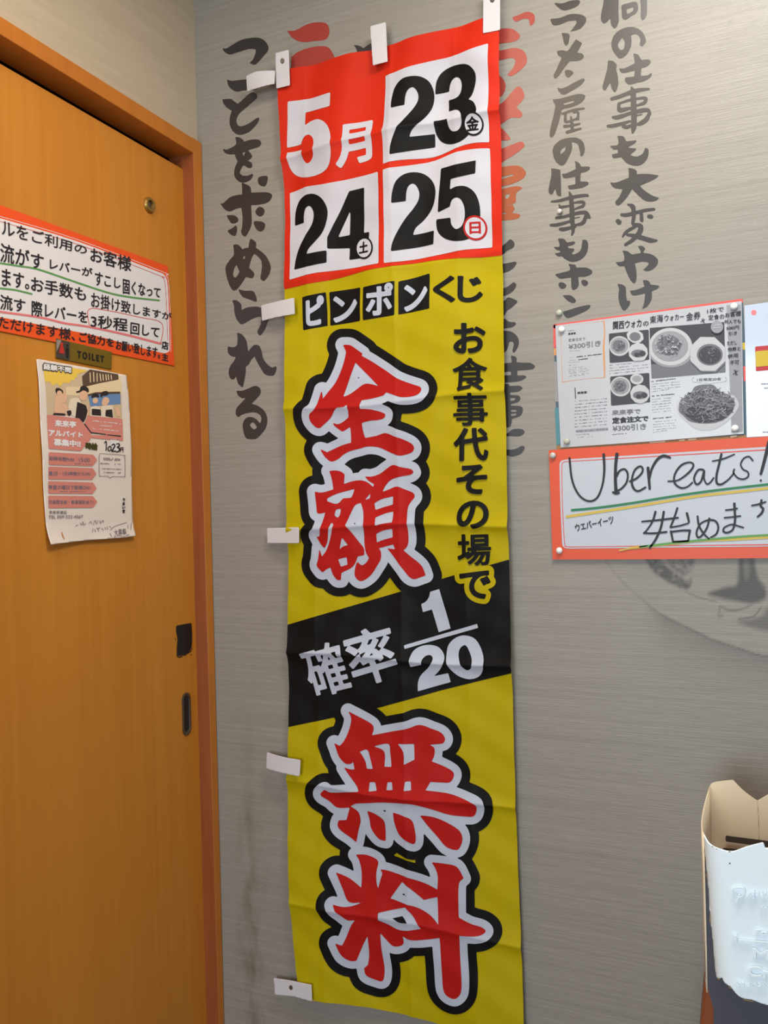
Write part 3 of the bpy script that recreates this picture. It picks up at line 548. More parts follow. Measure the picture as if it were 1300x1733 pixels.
for ch, sq, gq in (('ピ', (107, 215, 243, 185, 248, 378, 112, 407), (128, 228, 232, 198, 224, 372, 132, 386)), ('ン', (262, 185, 447, 160, 442, 352, 263, 378), (278, 212, 428, 196, 428, 350, 282, 362)), ('ポ', (465, 160, 652, 125, 648, 322, 460, 350), (480, 150, 645, 134, 636, 312, 482, 332)), ('ン', (672, 128, 848, 78, 849, 283, 669, 318), (698, 152, 836, 118, 838, 286, 702, 302))):
    bprint('black_square', 1, BLK, [np.array(Q(*B, *sq))], step=2)
    bprint('printed_kana', 2, WTX, tpolys(ch, Q(*B, *gq), 2.0), grow=2.0, step=1.2)
bprint('printed_kana', 2, BLK, tpolys('く', boxq(*B, 868, 90, 997, 253, -.05), 1.9), grow=1.9, step=1.2)
bprint('printed_kana', 2, BLK, tpolys('じ', boxq(*B, 1010, 88, 1150, 247, -.04), 1.9), grow=1.9, step=1.2)
V1 = (740, 520, 6.19); V2 = (740, 770, 6.421)
for o, ch, q, g in ((V1, 'お', (178, 158, 508, 490), 1.9), (V1, '食', (165, 522, 525, 885), 1.15), (V1, '事', (178, 895, 532, 1250), 1.1), (V1, '代', (183, 1258, 545, 1618), 1.8), (V2, 'そ', (218, 100, 555, 435), 1.9), (V2, 'の', (222, 490, 572, 810), 1.9), (V2, '場', (225, 850, 592, 1210), 1.2), (V2, 'で', (248, 1252, 590, 1572), 1.9)):
    P = tpolys(ch, boxq(*o, *q, -.035), g)
    if ch == 'で': bprint('character_outline', 3, YEL, P, grow=g+8.5, step=1.5)
    bprint('printed_character', 4, BLK, P, grow=g, step=1.1)
E5 = (480, 930, 3.25)
band = np.array(Q(*E5, 12, 414, 640, 232, 880, 158, 1262, 50, 1270, 678, 895, 768, 528, 870))
band = np.array([(484, 1058), (677, 1001.4), (751, 978.6), (870, 944.5), (874, 1137), (748, 1168), (643, 1197), (569, 1214), (500, 1228), (484, 1231.5)])
bprint('black_band', 1, BLK, [band], clip=True, step=2)
bprint('printed_character', 4, WTX, tpolys('確', Q(*E5, 85, 552, 318, 488, 388, 768, 163, 825), 1.5), grow=1.5, step=1.3)
bprint('printed_character', 4, WTX, tpolys('率', Q(*E5, 322, 470, 582, 398, 660, 690, 408, 768), 1.9), grow=1.9, step=1.3)
bprint('numeral', 4, WTX, [par('755,300! 780,288 800,262 808,232! 858,217! 918,435! 852,455! 815,330! 765,345!', *E5)], step=1.5)
bprint('fraction_bar', 4, WTX, [par('668,525! 1068,408! 1073,430! 672,545!', *E5)], step=1.5)
bprint('numeral', 4, WTX, [par('707,643! 703,600 720,555 760,530 810,525 855,540 885,580 885,625 860,665 830,695! 910,678! 922,728! 745,777! 745,730 760,690 800,650 822,620 825,595 812,580 790,582 772,600 768,630!', *E5)], step=1.5)
bprint('numeral', 4, WTX, [par('898,590 905,530 940,490 990,472 1045,485 1080,525 1105,590 1105,650 1080,695 1030,712 975,700 930,665 905,625', *E5)], [par('965,575 975,540 1000,525 1018,545 1040,600 1040,645 1018,662 995,650 975,620', *E5)], step=1.5)
BIG = [((480, 560, 4.3333), '428,100! 480,102 520,125 577,165! 573,183! 640,220 750,290 830,345 900,375 960,395 1008,412 1018,435 1005,460 985,475 940,487 870,488 800,465 760,452! 740,475 660,497 580,510! 570,545! 572,575! 640,577 720,595 755,612! 745,640 700,655 640,660 576,675! 582,730 598,785! 680,770 750,750 820,775 880,795 940,825 962,855 945,890 890,910 850,915 780,890 700,855 620,848 560,862 490,880 440,905 400,940 350,958 310,930 285,895 272,870! 290,875 318,890! 380,860 440,835 495,820! 495,760 490,703! 470,718 435,737 405,720 375,695 365,673! 400,685 440,668 482,635! 485,590 480,543! 455,560 405,565! 380,590 350,640 300,690 268,715 235,700 205,660 203,615 230,590 250,565 270,500 288,432! 298,500! 340,440 380,380 420,290 440,220 452,150!',
        '527,232! 560,265 640,345 702,407! 650,392 605,388 570,405 520,445 480,472 443,485! 470,400 500,310'),
       ((480, 750, 4.3333), '335,205! 380,200 420,208 448,228! 443,300! 500,280 560,272 610,285 655,322! 660,300! 620,275 595,243! 640,245 700,225 750,190 805,160 860,175 940,192 955,215! 930,232 870,243 800,262 765,285! 740,320 723,357! 770,340 830,318 890,340 950,365 960,395 935,430 915,470 912,540 920,640 922,720 910,760 885,785! 930,825 985,870 1020,910 1043,970! 1000,985 960,997 925,980 890,935 840,870 765,770! 800,775 823,778! 810,742! 760,755 705,770! 720,800 718,850 690,900 640,970 580,1010 545,1000 525,965 530,910 545,868! 570,892 588,893! 615,870 632,840! 610,800 600,730 600,600 590,500 570,438! 530,455 500,520 470,600! 510,650 560,720 595,770 598,820! 550,830! 530,880 500,915 430,950! 425,1003! 395,1000 365,960 350,910! 320,925 292,945 270,925 250,895 262,850 272,770! 290,830! 320,790 350,720 385,600 370,580! 350,640 335,720 310,770! 285,740 257,682! 280,685! 290,640 320,505! 290,515 260,510 250,440 240,355! 290,362 370,340! 360,280 345,225',
        '330,405! 400,370 520,335! 510,370 498,400! 440,405! 400,445 330,425!|430,480! 425,520 410,545 387,530! 395,490|640,362! 630,405! 595,418!|665,440! 720,410 805,390! 805,450! 740,468 675,490!|680,545! 750,515 810,500! 808,580! 740,590 687,605!|688,665! 740,640 808,627! 808,690! 740,708 690,727!|440,690! 485,748! 450,755 418,778!|405,850! 470,835! 475,890! 425,905!'),
       ((500, 1170, 3.6111), '323,120! 400,160 470,200 482,230 470,267! 560,250 690,225 760,203 830,225 890,250 915,285 905,315 860,322 818,325! 850,345 850,390 835,427! 900,455 960,490 968,520 945,555 890,555 830,550! 802,600! 860,608 960,625 1040,655 1105,690 1110,725 1090,762 1030,762 930,745 800,700 700,678 560,672 440,678 370,685 338,703! 385,735 400,790 385,850 368,925! 330,895 280,860 255,825 262,790! 310,788! 333,710! 260,710 210,670 165,640 160,620 185,597! 220,615 330,610 400,605! 385,575 340,520 300,462! 340,475 365,475! 355,425! 345,440 310,440 270,400 250,350 237,315! 272,333! 300,300 330,230 343,165|443,728! 490,745 545,785 555,840 555,912! 510,900 465,840 455,780|607,732! 660,750 720,780 740,840 745,900 730,927 680,905 640,870 615,800|770,750! 840,760 920,790 1000,840 1025,890 1015,940 990,965 930,945 880,890 820,820',
        '395,368! 440,355 460,400 480,470! 443,470! 430,420|480,335! 570,318 583,370 592,460! 548,458! 545,365|630,318! 728,320! 732,415! 670,445! 668,370|462,550! 495,550! 508,600! 460,605!|572,550! 600,548! 607,595! 567,597!|680,545! 712,545! 718,598! 676,600!'),
       ((520, 1420, 3.6111), '293,97! 350,98 410,120 432,145 422,200 422,260 432,305! 450,240 458,210 445,187! 480,190 560,215 660,245 740,275 800,305! 803,230 790,180 765,138! 850,145 920,165 960,235! 930,270 928,400 930,475! 1000,510 1070,535 1095,560 1060,583 1000,583 940,578! 940,700 950,850 945,930 920,965 890,968 850,945 833,900 825,750 815,597! 750,605 650,612 590,585! 595,630 570,650 530,652 500,630 448,573! 455,680 470,800 460,868 420,865 360,835 347,790! 370,770! 378,700 372,590! 340,650 300,745! 260,745 210,710 173,635! 215,650! 240,600 270,530 298,490! 255,490 210,455 180,430 163,393! 220,408 280,405 345,383! 260,380 220,300 177,203! 260,240 330,298! 330,200 315,130',
        '582,260! 640,305 715,370! 800,350! 803,420 810,515! 760,460 680,415 600,390 508,362!|440,445! 520,430 605,412! 650,460 703,542! 620,550 560,545 500,515 442,490!')]
for pair in (BIG[:2], BIG[2:]):
    allP = []; allH = []
    for o, s, hs in pair:
        P = [par(q, *o) for q in s.split('|')]; Hh = [par(q, *o) for q in hs.split('|')]; allP += P; allH += Hh
        bprint('printed_character', 4, RGL, P, Hh, step=1.6)
    f = Field(allP, (), allH, 1.7, 32)
    decal('character_outline', f.F+27.5, f.gx, f.gy, onB, S*2, BLK, ban, 'black outer outline around two large red characters')
    decal('character_outline', f.F+13, f.gx, f.gy, onB, S*3, WTX, ban, 'pale inner outline around two large red characters')

# white tabs that hang the banner
def tab(pts, hole=None, l0=.0025, bulge=.0, ends=None, label=None):
    P = np.array(pts, float); hs = []
    if hole: hs = [np.array([(hole[0]+hole[2]*math.cos(t), hole[1]+hole[3]*math.sin(t)) for t in np.linspace(0, 2*math.pi, 20, endpoint=False)])]
    f = Field([P], (), hs, 2, 2); c0 = P.mean(0); d = P[1]-P[0]; Lh = np.linalg.norm(P.max(0)-P.min(0))/2; u = (P[1]-P[0])/np.linalg.norm(P[1]-P[0])
    def s_(px, py, lift):
        t = ((np.stack([px, py], -1)-c0) @ u)/Lh
        q = onR(px, py, .018).copy(); a, b = ends or (.0015, .022)
        q[..., 1] = -(a+(b-a)*np.clip((t+1)/2, 0, 1)+bulge*(1-np.clip(t*t, 0, 1))+lift); return q
    s_.soft = 1
    o = decal('hanging_tab', f.F, f.gx, f.gy, s_, l0, TAB, ban, label)
    sm = o.modifiers.new('s', 'SOLIDIFY'); sm.thickness = .0008; sm.offset = 1
    return o
tab([(422, 132), (440, 126), (470, 123), (470, 146), (440, 154), (422, 157)], ends=(.020, .024), bulge=.006)
tab([(468, 92), (491, 86), (493, 146), (470, 151.5)], hole=(480, 105, 3.8, 5), ends=(.019, .020))
tab([(628.5, 46.5), (655, 39.5), (658, 106), (633, 112.5)], ends=(.019, .020))
tab([(820, -20), (848, -24), (848, 53), (819, 58.5)], hole=(834.5, 2, 4.2, 5), ends=(.019, .020))
tab([(439, 516), (470, 511), (502, 505.5), (503, 533), (470, 537), (440, 542)], ends=(.006, .024), bulge=.003)
tab([(447, 894), (510, 892), (510, 919), (448, 920)], ends=(.004, .024))
tab([(450, 1274), (484, 1280), (513, 1284), (511.5, 1311.5), (484, 1307), (450, 1301)], ends=(.010, .024), bulge=.004)
tab([(461, 1657), (490, 1659), (530, 1664), (531.5, 1692), (500, 1686), (464, 1685)], hole=(492.5, 1671.5, 3.6, 4.2), ends=(.010, .022))

# ------------------------------------------------------------------ notice on the door
D2 = (0, 330, 3.8235)
def lines(name, s, o, r, surf, lift, m, parent, step=1., label=None):
    ink(name, surf, lift, m, parent, strk=strokes(s, *o, r=r), step=step, label=label)
nt = slab('orange_notice', Q(*D2, -560, -120, 0, 65, 1085, 460, 1130, 1105, 600, 1000, 0, 880, -560, 770), onD, .0009, ORP, base=.0012)
tag(nt, 'orange-bordered white notice with black handwriting taped across the door', 'notice')
k = .0022
ink('white_panel', onD, k, WPAP, nt, polys=[par('-540,10! 0,150! 500,300 1030,500 1062,515 1082,560 1092,720 1098,1010! 1060,1024 600,905! 0,790! -540,690!', *D2)], step=2.5)
lines('border_line', '-500,8 0,138 500,288 1040,492 1075,520 1090,560 1100,720 1106,1015', D2, .5, onD, k, WPAP, nt)
k2 = k+.0004
ink('border_line', onD, k2, REDL, nt, strk=strokes('-500,30 0,170 500,318 1020,516 1050,530 1068,570 1078,730 1085,940', *D2, r=.4), step=.8)
lines('green_underline', '-60,425 0,440 125,460 250,482 480,560 700,632 850,662 1030,682|-60,590 0,603 100,615 205,640', D2, 1.5, onD, k2, GRNM, nt)
lines('pink_underline', '-60,740 0,755 250,790 420,830 560,850 800,900 1040,962', D2, 1.8, onD, k2, PNKM, nt)
lines('red_box_line', '578,845 575,740 700,748 900,790 1047,830 1040,960', D2, .5, onD, k2, REDL, nt, .8)
for s_, q in (('ルをご利用の', (8, 152, 565, 330, 560, 388, 12, 262)), ('お客様', (585, 335, 850, 400, 850, 500, 585, 430)), ('流がす', (2, 305, 285, 385, 280, 488, 0, 432)), ('レバーが', (322, 408, 600, 475, 598, 532, 322, 478)), ('すこし', (615, 490, 782, 545, 780, 605, 612, 585)), ('固くなって', (795, 540, 1040, 602, 1038, 668, 795, 640)),
              ('ます。', (12, 470, 190, 520, 190, 612, 12, 590)), ('お手数も', (200, 522, 560, 602, 556, 690, 202, 622)), ('お掛け致しますが', (590, 622, 1112, 765, 1110, 812, 590, 728)), ('流す', (0, 640, 165, 675, 165, 762, 0, 740)), ('際レバーを', (205, 680, 570, 755, 568, 832, 205, 782)), ('3秒程', (588, 770, 828, 800, 826, 885, 586, 858)), ('回して', (845, 822, 1034, 858, 1030, 925, 843, 900)),
              ('ただけます様、', (-10, 780, 490, 870, 486, 946, -10, 860)), ('ご協力を', (512, 882, 740, 930, 738, 985, 512, 950)), ('お願い致します。', (752, 935, 1038, 985, 1036, 1062, 750, 1000)), ('店', (1046, 940, 1092, 952, 1092, 1005, 1046, 995)), ('主', (1048, 1020, 1090, 1030, 1090, 1078, 1048, 1068))):
    text(s_, Q(*D2, *q), onD, k2+.0002, MARK, nt, .3 if len(s_) > 5 else .42, .75, 'handwriting')

# ------------------------------------------------------------------ TOILET plate
tpz = slab('toilet_plate', Q(*D2, 360, 925, 725, 1015, 722, 1128, 360, 1055), onD, .0024, BRASS)
tag(tpz, 'small brass plate reading TOILET under the orange notice', 'sign')
tpz.modifiers.new('b', 'BEVEL').width = .0005
slabp = ink('picture_tile', onD, .0027, PICT, tpz, polys=[np.array(Q(*D2, 364, 932, 452, 952, 452, 1070, 364, 1052))], step=2)
ink('picture_figure', onD, .003, REDF, tpz, polys=[par('383,1022! 392,975 402,965 412,990 417,1028!', *D2)], strk=strokes('400,962,9', *D2), step=.8)
ink('picture_figure', onD, .003, TAPE, tpz, polys=[par('425,985! 445,990! 442,1058! 428,1052!', *D2)], strk=strokes('436,975,8', *D2), step=.8)
ink('picture_tile', onD, .0028, pm('grey_tile_corner', (150, 136, 128)), tpz, polys=[np.array(Q(*D2, 366, 935, 398, 940, 380, 985, 366, 1015))], step=1.5)
text('T O I L E T', Q(*D2, 500, 1006, 675, 1042, 675, 1086, 500, 1056), onD, .0028, TAPE, tpz, .75, .7)

# ------------------------------------------------------------------ recruitment poster
D3 = (40, 590, 5.0955)
def pc_(px, py):                                   # curl away from the door towards the lower corners
    t = np.clip((py-600)/320, 0, 1); u = np.clip((px-62)/160, 0, 1)
    return .0014+.004*np.sin(t*math.pi)*(.35+.65*u)+.0012*np.sin(t*9)**2+.011*(np.clip(t-.86, 0, 1)/.14)**2*(.5+.5*abs(2*u-1))
def onPo(px, py, lift=0.):
    p = onD(px, py).copy(); p[..., 0] += lift*.4+pc_(np.asarray(px), np.asarray(py)); return p
onPo.soft = 1
po = ink('recruitment_poster', onPo, 0, CREAM, None, polys=[par('103,88! 500,158 873,230! 880,330 895,500 905,800 915,1200 930,1540 943,1615! 800,1632 500,1655 190,1690! 188,1650 165,1300 140,800 118,300', *D3)], step=3)
tag(po, 'curling staff recruitment poster with pink bands hanging below the toilet plate', 'poster')
sm = po.modifiers.new('s', 'SOLIDIFY'); sm.thickness = .0003; sm.offset = -1
def pp(name, s, m, lvl=1, label=None, grow=0, holes=()):
    if name == 'photo_figure' and '|' in s:
        for q in s.split('|'): pp(name, q, m, lvl)
        return
    return ink(name, onPo, .0003*lvl, m, po, polys=[par(q, *D3) for q in s.split('|')], step=1.6, grow=grow, label=label)
pp('photo_print', '160,130! 480,180! 820,240! 832,610! 535,580! 190,575!', PB1, 1, 'group photo printed on the poster')
pp('photo_detail', '350,330! 480,330! 830,290! 830,390! 700,390! 520,410! 350,400!|540,225! 800,240! 820,240! 822,300! 520,330!', PB2, 2)
pp('photo_detail', '155,132! 300,150! 500,182 545,190! 470,215! 445,225! 455,250! 425,250! 430,275! 400,272! 370,300 330,292! 300,330! 270,300! 230,325! 215,290 170,290!', PY, 3)
pp('photo_detail', '490,240! 560,180! 800,222! 805,268! 640,300! 495,335!', PBR, 3)
ink('photo_detail', onPo, .0012, PB2, po, strk=strokes('560,210,4 560,290,4|590,205,4 590,285,4|620,215,4 618,285,4|645,220,4 650,280,4|670,225,4 672,275,4|695,225,4 697,275,4|715,225,4 718,270,4|740,230,4 742,268,4', *D3), step=.8)
pp('photo_detail', '535,400! 600,380! 815,380! 818,480! 560,500!', PB3, 3)
pp('photo_detail', '530,398! 600,378! 815,372! 815,392! 600,396! 540,412!', PBR, 4)
# four people in the printed photo
pp('photo_figure', '270,395 300,385 330,400 335,460 350,520 360,570 260,560 255,470', SKIN, 4)
pp('photo_figure', '262,345 290,342 318,360 322,385 280,395 262,380', APR, 4)
ink('photo_figure', onPo, .0017, SKIN, po, strk=strokes('292,385,22', *D3), step=1.2)
for q in ('330,460,16 345,410,14 330,370,6', '500,395,35 495,420,30', '600,450,24', '690,450,30 680,470,26', '525,560,20 530,520,9 545,480,5', '330,480,14 370,560,16', '785,520,16 800,570,18'): ink('photo_figure', onPo, .0017, SKIN, po, strk=strokes(q, *D3), step=1.2)
pp('photo_figure', '380,450! 400,430 460,430 475,470! 470,590! 430,590 390,570! 370,520|560,510! 600,495 640,505! 650,590! 560,590!|650,500! 690,490 750,490! 760,600! 650,590!', SHRT, 5)
pp('photo_figure', '445,460! 520,490! 535,540! 520,600! 500,640! 430,595!|570,520! 645,525! 652,582! 570,575!|690,530! 745,525! 752,598! 685,585!|355,540! 390,530! 400,560! 380,585! 362,570!|250,555! 340,560! 350,580! 230,572!', APR, 6)
pp('photo_figure', '432,370! 465,360 475,330 505,322 540,345 540,380 500,362 470,378 440,382|566,432! 570,400 600,388 628,400 632,425! 600,418|642,395 665,372 700,368 715,385 700,405 660,410 650,430', APR, 6)
pp('pink_panel', '187,570! 400,597! 462,602! 560,722! 565,770! 470,885! 197,865!', PINK, 7)
pp('pink_panel', '535,578! 832,608! 834,798! 565,772! 562,745! 690,752! 690,738! 562,722! 508,640!', PINK, 7)
ink('dark_rule', onPo, .0026, BKP, po, strk=strokes('505,650,4 560,725,5|560,725,5 688,742,4|700,745,4 810,757,6', *D3), step=1)
for s_, q, m_, bd, g in (('経験不問', (155, 122, 400, 160, 398, 215, 155, 185), GR1, .5, .9), ('経験不問', (158, 126, 397, 164, 395, 212, 158, 181), WPAP, .45, 0), ('来来亭', (252, 612, 436, 630, 434, 685, 252, 674), WPAP, .55, 0), ('アルバイト', (197, 695, 492, 725, 490, 768, 197, 755), WPAP, .6, 0), ('募集中!!', (240, 775, 470, 795, 468, 855, 240, 838), WPAP, .6, 0), ('時給', (510, 808, 614, 815, 614, 880, 510, 868), OLV, .6, 0), ('勤務時間9:00', (200, 928, 412, 940, 412, 978, 200, 965), TEXG, .08, 0), ('15:00', (455, 942, 545, 945, 545, 980, 455, 978), TEXG, .08, 0), ('週2日・1日3時間からOK!', (198, 1058, 560, 1065, 560, 1096, 198, 1095), TEXG, .08, 0), ('希望の曜日で勤務OK!', (200, 1176, 555, 1180, 555, 1218, 200, 1215), TEXG, .08, 0), ('交通費支給・食事補助あり!', (200, 1305, 588, 1308, 588, 1342, 200, 1340), TEXG, .08, 0), ('来来亭津店', (202, 1395, 355, 1397, 355, 1428, 202, 1426), TEXG, .08, 0), ('TEL 059-222-4567', (198, 1438, 495, 1435, 495, 1462, 198, 1466), TEXG, .08, 0), ('円', (806, 852, 834, 852, 834, 894, 806, 896), MARK, .2, 0), ('大募集', (755, 1560, 860, 1548, 860, 1600, 755, 1615), TEXG, .08, 0)):
    text(s_, Q(*D3, *q), onPo, .0031 if m_ is not GR1 else .0026, m_, po, bd, .55, 'lettering', grow=g)
pp('paper_patch', '724,775! 800,785! 800,895! 724,885!', WPAP, 7, 'white correction slip pasted under the figures')
ink('handwriting', onPo, .0030, MARK, po, strk=strokes('672,815,4 688,803,4 686,880,4|715,845,5 702,860,4 708,882,4 725,875,4 728,850,4 715,843,4|735,835,5 752,825,5 760,842,6 745,868,6 735,885,5 768,885,5|775,825,5 795,822,5 798,840,6 782,852,6 798,862,6 798,882,6 778,892,5', *D3), step=.7)
for s_ in ('197,893! 575,915! 612,963! 572,1015! 199,1003!', '198,1018! 575,1032! 608,1080! 572,1131! 200,1127!', '198,1143! 580,1155! 612,1205! 577,1254! 200,1250!', '199,1268! 580,1273! 619,1322! 582,1372! 200,1376!'):
    pp('pink_arrow', s_, PINK, 7)
greek([(420, 992, 570, 1000), (300, 1232, 560, 1232)], *D3, onPo, .0028, TEXG, po, .45)
greek([(500+80, 625, 820, 650), (640, 665, 745, 672), (575, 690, 800, 712)], *D3, onPo, .0028, WPAP, po, .55)
greek([(665, 945, 810, 952), (665, 958, 812, 962), (640, 990, 815, 998), (655, 1035, 825, 1042), (670, 1068, 820, 1072)], *D3, onPo, .0028, TEXG, po, .55)
ink('speech_box', onPo, .0028, TEXG, po, strk=strokes('645,905,2 830,920,2 845,935,2 852,1090,2 840,1105,2 735,1104,2|705,1100,2 650,1100,2 632,1085,2 628,925,2 640,906,2|735,1104,2 728,1116,2 705,1100,2', *D3), step=.6)
for j, ch in enumerate('うまい!'):
    text(ch, Q(*D3, 832, 1290+j*33, 856, 1290+j*33, 856, 1318+j*33, 832, 1318+j*33), onPo, .0028, MARK, po, .25, .6, 'handwriting')
ink('handwriting', onPo, .0028, TEXG, po, strk=strokes('430,1530,2 450,1518,2|470,1500,2 480,1520,2 500,1495,2|490,1490,2 500,1520,2 520,1505,2|545,1510,2 560,1490,2 570,1508,2|580,1520,2 600,1480,2 610,1510,2|625,1480,2 615,1510,2|640,1480,2 645,1505,2 665,1480,2 670,1500,2|570,1585,2 580,1550,2|590,1555,2 600,1580,2|605,1550,2 640,1545,2|620,1545,2 625,1575,2|650,1550,2 670,1565,2|680,1540,2 690,1560,2|700,1535,2 705,1560,2|720,1530,2 735,1545,2|725,1565,2 760,1535,2 800,1520,2 870,1498,2|718,1590,2 730,1620,2|750,1625,2 790,1612,2 830,1620,2 880,1600,2|880,1520,2 876,1550,2|910,1500,2 900,1560,2', *D3), step=.6)
ink('brown_stain', onPo, .0022, OLINE, po, strk=strokes('305,1580,3 310,1620,6|315,1630,5 318,1640,4', *D3), step=.8)

# ------------------------------------------------------------------ laminated flyer group on the right
Mc = (930, 500, 6.421); Nc = (1080, 500, 5.909)
bk = slab('poster_behind_flyer', [(936.5, 549), (1100, 527), (1257, 505.5), (1264, 620), (1265, 742), (1100, 752), (943, 761)], onR, .0006, MIXP)
tag(bk, 'dark colourful poster showing only as a rim around the laminated flyer', 'poster')
for s_, m_ in (('936.5,549! 1257,505.5! 1258,512! 937,556!', PFR), ('936.5,550! 942,549! 944,585! 937,590!', PFR), ('937,590! 943,588! 944,600! 938,602!', OLINE), ('939,690! 946,690! 948,752! 942,754!', pm('teal_patch', (74, 128, 140))), ('942,754! 1100,746! 1262,736! 1265,742! 943,762!', pm('warm_patch', (150, 110, 70))), ('1256,580! 1263,580! 1263,592! 1257,592!', FYEL), ('1258,620! 1264,620! 1264,645! 1259,645!', PFR), ('938,610! 945,615! 946,680! 939,680!', pm('grey_patch', (140, 138, 140)))):
    ink('printed_patch', onR, .0009, m_, bk, polys=[par(s_)], step=2)
ink('printed_patch', onR, .0011, pm('pale_dash', (214, 190, 160)), bk, strk=strokes('1150,745.5,1 1158,744.5,1.3|1166,744,1.2 1178,743,1|1238,739,1.6 1246,738,1.4|1100,749,1 1125,747,1.2', 0, 0, 1), step=.8)
fly = slab('laminated_flyer', [(940, 551), (1098, 530), (1255.5, 509.5), (1257, 620), (1259, 734), (1100, 747), (949, 757.5), (944, 650)], onR, .0012, LAM, base=.0018)
tag(fly, 'laminated black and white menu flyer pinned above the handwritten red sign', 'flyer')
fl = .0033
def fp(name, s, m, lvl=0, o=Mc, label=None, holes=(), strk=(), step=1.6):
    return ink(name, onR, fl+.00025*lvl, m, fly, polys=[par(q, *o) for q in s.split('|')] if s else (), strk=strk, holes=holes, step=step, label=label)
fp('orange_rule', '', OLINE, 0, strk=strokes('120,335,1.5 350,305,1.5 590,280,2|592,280,7 600,400,6 590,560,9 597,750,9 600,890,6|600,892,3 400,905,2 140,940,3|122,340,3 130,600,2 142,940,3', *Mc), step=.7)
text('来来亭', Q(*Mc, 202, 405, 288, 398, 288, 424, 202, 431), onR, fl, BKP, fly, .2, .5)
text('定食注文で', Q(*Mc, 205, 470, 390, 452, 390, 488, 205, 505), onR, fl, GR2, fly, .1, .55)
text('¥300引き', Q(*Mc, 206, 525, 558, 485, 560, 552, 208, 590), onR, fl, GR2, fly, .25, .6)
greek([(200, 385, 305, 375), (205, 605, 340, 595)], *Mc, onR, fl, GR2, fly, .4)
greek([(298, 668, 572, 635), (300, 700, 425, 685)], *Mc, onR, fl, BKP, fly, .6)
greek([(205, 680, 290, 670), (205, 710, 290, 700), (205, 730, 325, 718), (215, 760, 320, 750)]+[(212, 790+i*18, 380+(i*37) % 90, 772+i*18) for i in range(6)], *Mc, onR, fl, GR2, fly, .35, 2)
ink('dark_rule', onR, fl, GR1, fly, strk=strokes('278,1005,5 284,1120,5', *Mc), step=.8)
text('来来亭', Q(*Mc, 302, 1045, 408, 1038, 410, 1068, 302, 1074), onR, fl, BKP, fly, .2, .5)
greek([(275, 1150+i*35, 632, 1120+i*35) for i in range(9)], *Mc, onR, fl, GR1, fly, .42, 3)
fp('grey_bar', '287,1462! 638,1436! 640,1466! 287,1490!', GR3, 0)
greek([(290, 1476, 635, 1452)], *Mc, onR, fl+.0003, GR1, fly, .4, 4)
greek([(290, 1515, 440, 1505), (290, 1545, 495, 1532)], *Mc, onR, fl, GR2, fly, .4, 5)
# framed food photos
def ell(cx, cy, rx, ry, o, n=36, rot=0.):
    return np.array([(o[0]+(cx+rx*math.cos(t)*math.cos(rot)-ry*math.sin(t)*math.sin(rot))/o[2], o[1]+(cy+rx*math.cos(t)*math.sin(rot)+ry*math.sin(t)*math.cos(rot))/o[2]) for t in np.linspace(0, 2*math.pi, n, endpoint=False)])
FQ = {}
def food(items, frame, o, bgm=GR1):
    fr = np.array(Q(*o, *frame)); ph = ink('food_photo', onR, fl, bgm, fly, polys=[fr], step=2.5)
    for lv, (m_, poly) in enumerate(items, 1):
        f = Field([poly], step=1.2, pad=2); X, Y = np.meshgrid(f.gx, f.gy); F = np.minimum(f.F, sdpoly(X, Y, [fr], 'nz'))
        decal('printed_dish', F, f.gx, f.gy, onR, fl+.0002*lv, m_, ph)
    return ph
def mottled(cx, cy, rx, ry, o, n, seed, parent, mats, lift, th=2.2):
    rn = random.Random(seed)
    for m_ in mats:
        q = []
        for _ in range(n):
            a = rn.random()*6.28; r = rn.random()**.5; x = cx+rx*r*math.cos(a); y = cy+ry*r*math.sin(a); l = rn.uniform(.12, .35)*rx; b = rn.uniform(-.9, .9)+(1.57 if rn.random() < .3 else 0)
            pts = [(x-l/2*math.cos(b), y-l/2*math.sin(b)), (x+rn.uniform(-.1, .1)*rx, y+rn.uniform(-.1, .1)*ry), (x+l/2*math.cos(b), y+l/2*math.sin(b))]
            q.append(np.array([[o[0]+p[0]/o[2], o[1]+p[1]/o[2], th/o[2]*rn.uniform(.6, 1.5)] for p in pts]))
        ink('printed_noodles', onR, lift, m_, parent, strk=q, step=1.1); lift += .0002
for dy, ox in ((0, 0), (440, 12)):
    fr = (645, 415, 1080, 370, 1085, 700, 655, 735) if dy == 0 else (660, 882, 1085, 840, 1095, 1160, 670, 1200)
    it = [(GWH, ell(762+ox, 550+dy, 112, 108, Mc)), (GR3, ell(760+ox, 545+dy, 98, 88, Mc)), (GR2, ell(755+ox, 545+dy, 70, 62, Mc))]
    if dy == 0: it += [(GWH, ell(932, 445, 98, 75, Mc, 8, .3)), (GR2, ell(930, 447, 60, 48, Mc))]
    else: it += [(GWH, ell(950, 910, 72, 58, Mc)), (GR3, ell(950, 905, 50, 34, Mc))]
    it += [(GWH, ell(965+ox*1.6, 618+dy*1.03, 108, 105, Mc, 10, .2)), (GR2, ell(968+ox*1.6, 630+dy*1.03, 80, 42, Mc)), (GR1, ell(950+ox*1.6, 645+dy*1.03, 30, 26, Mc)), (GR1, ell(1010+ox*1.6, 630+dy*1.03, 34, 28, Mc))]
    ph = food(it, fr, Mc); mottled(755+ox, 545+dy, 66, 60, Mc, 24, dy+1, ph, (GR1, GR3), fl+.0026)
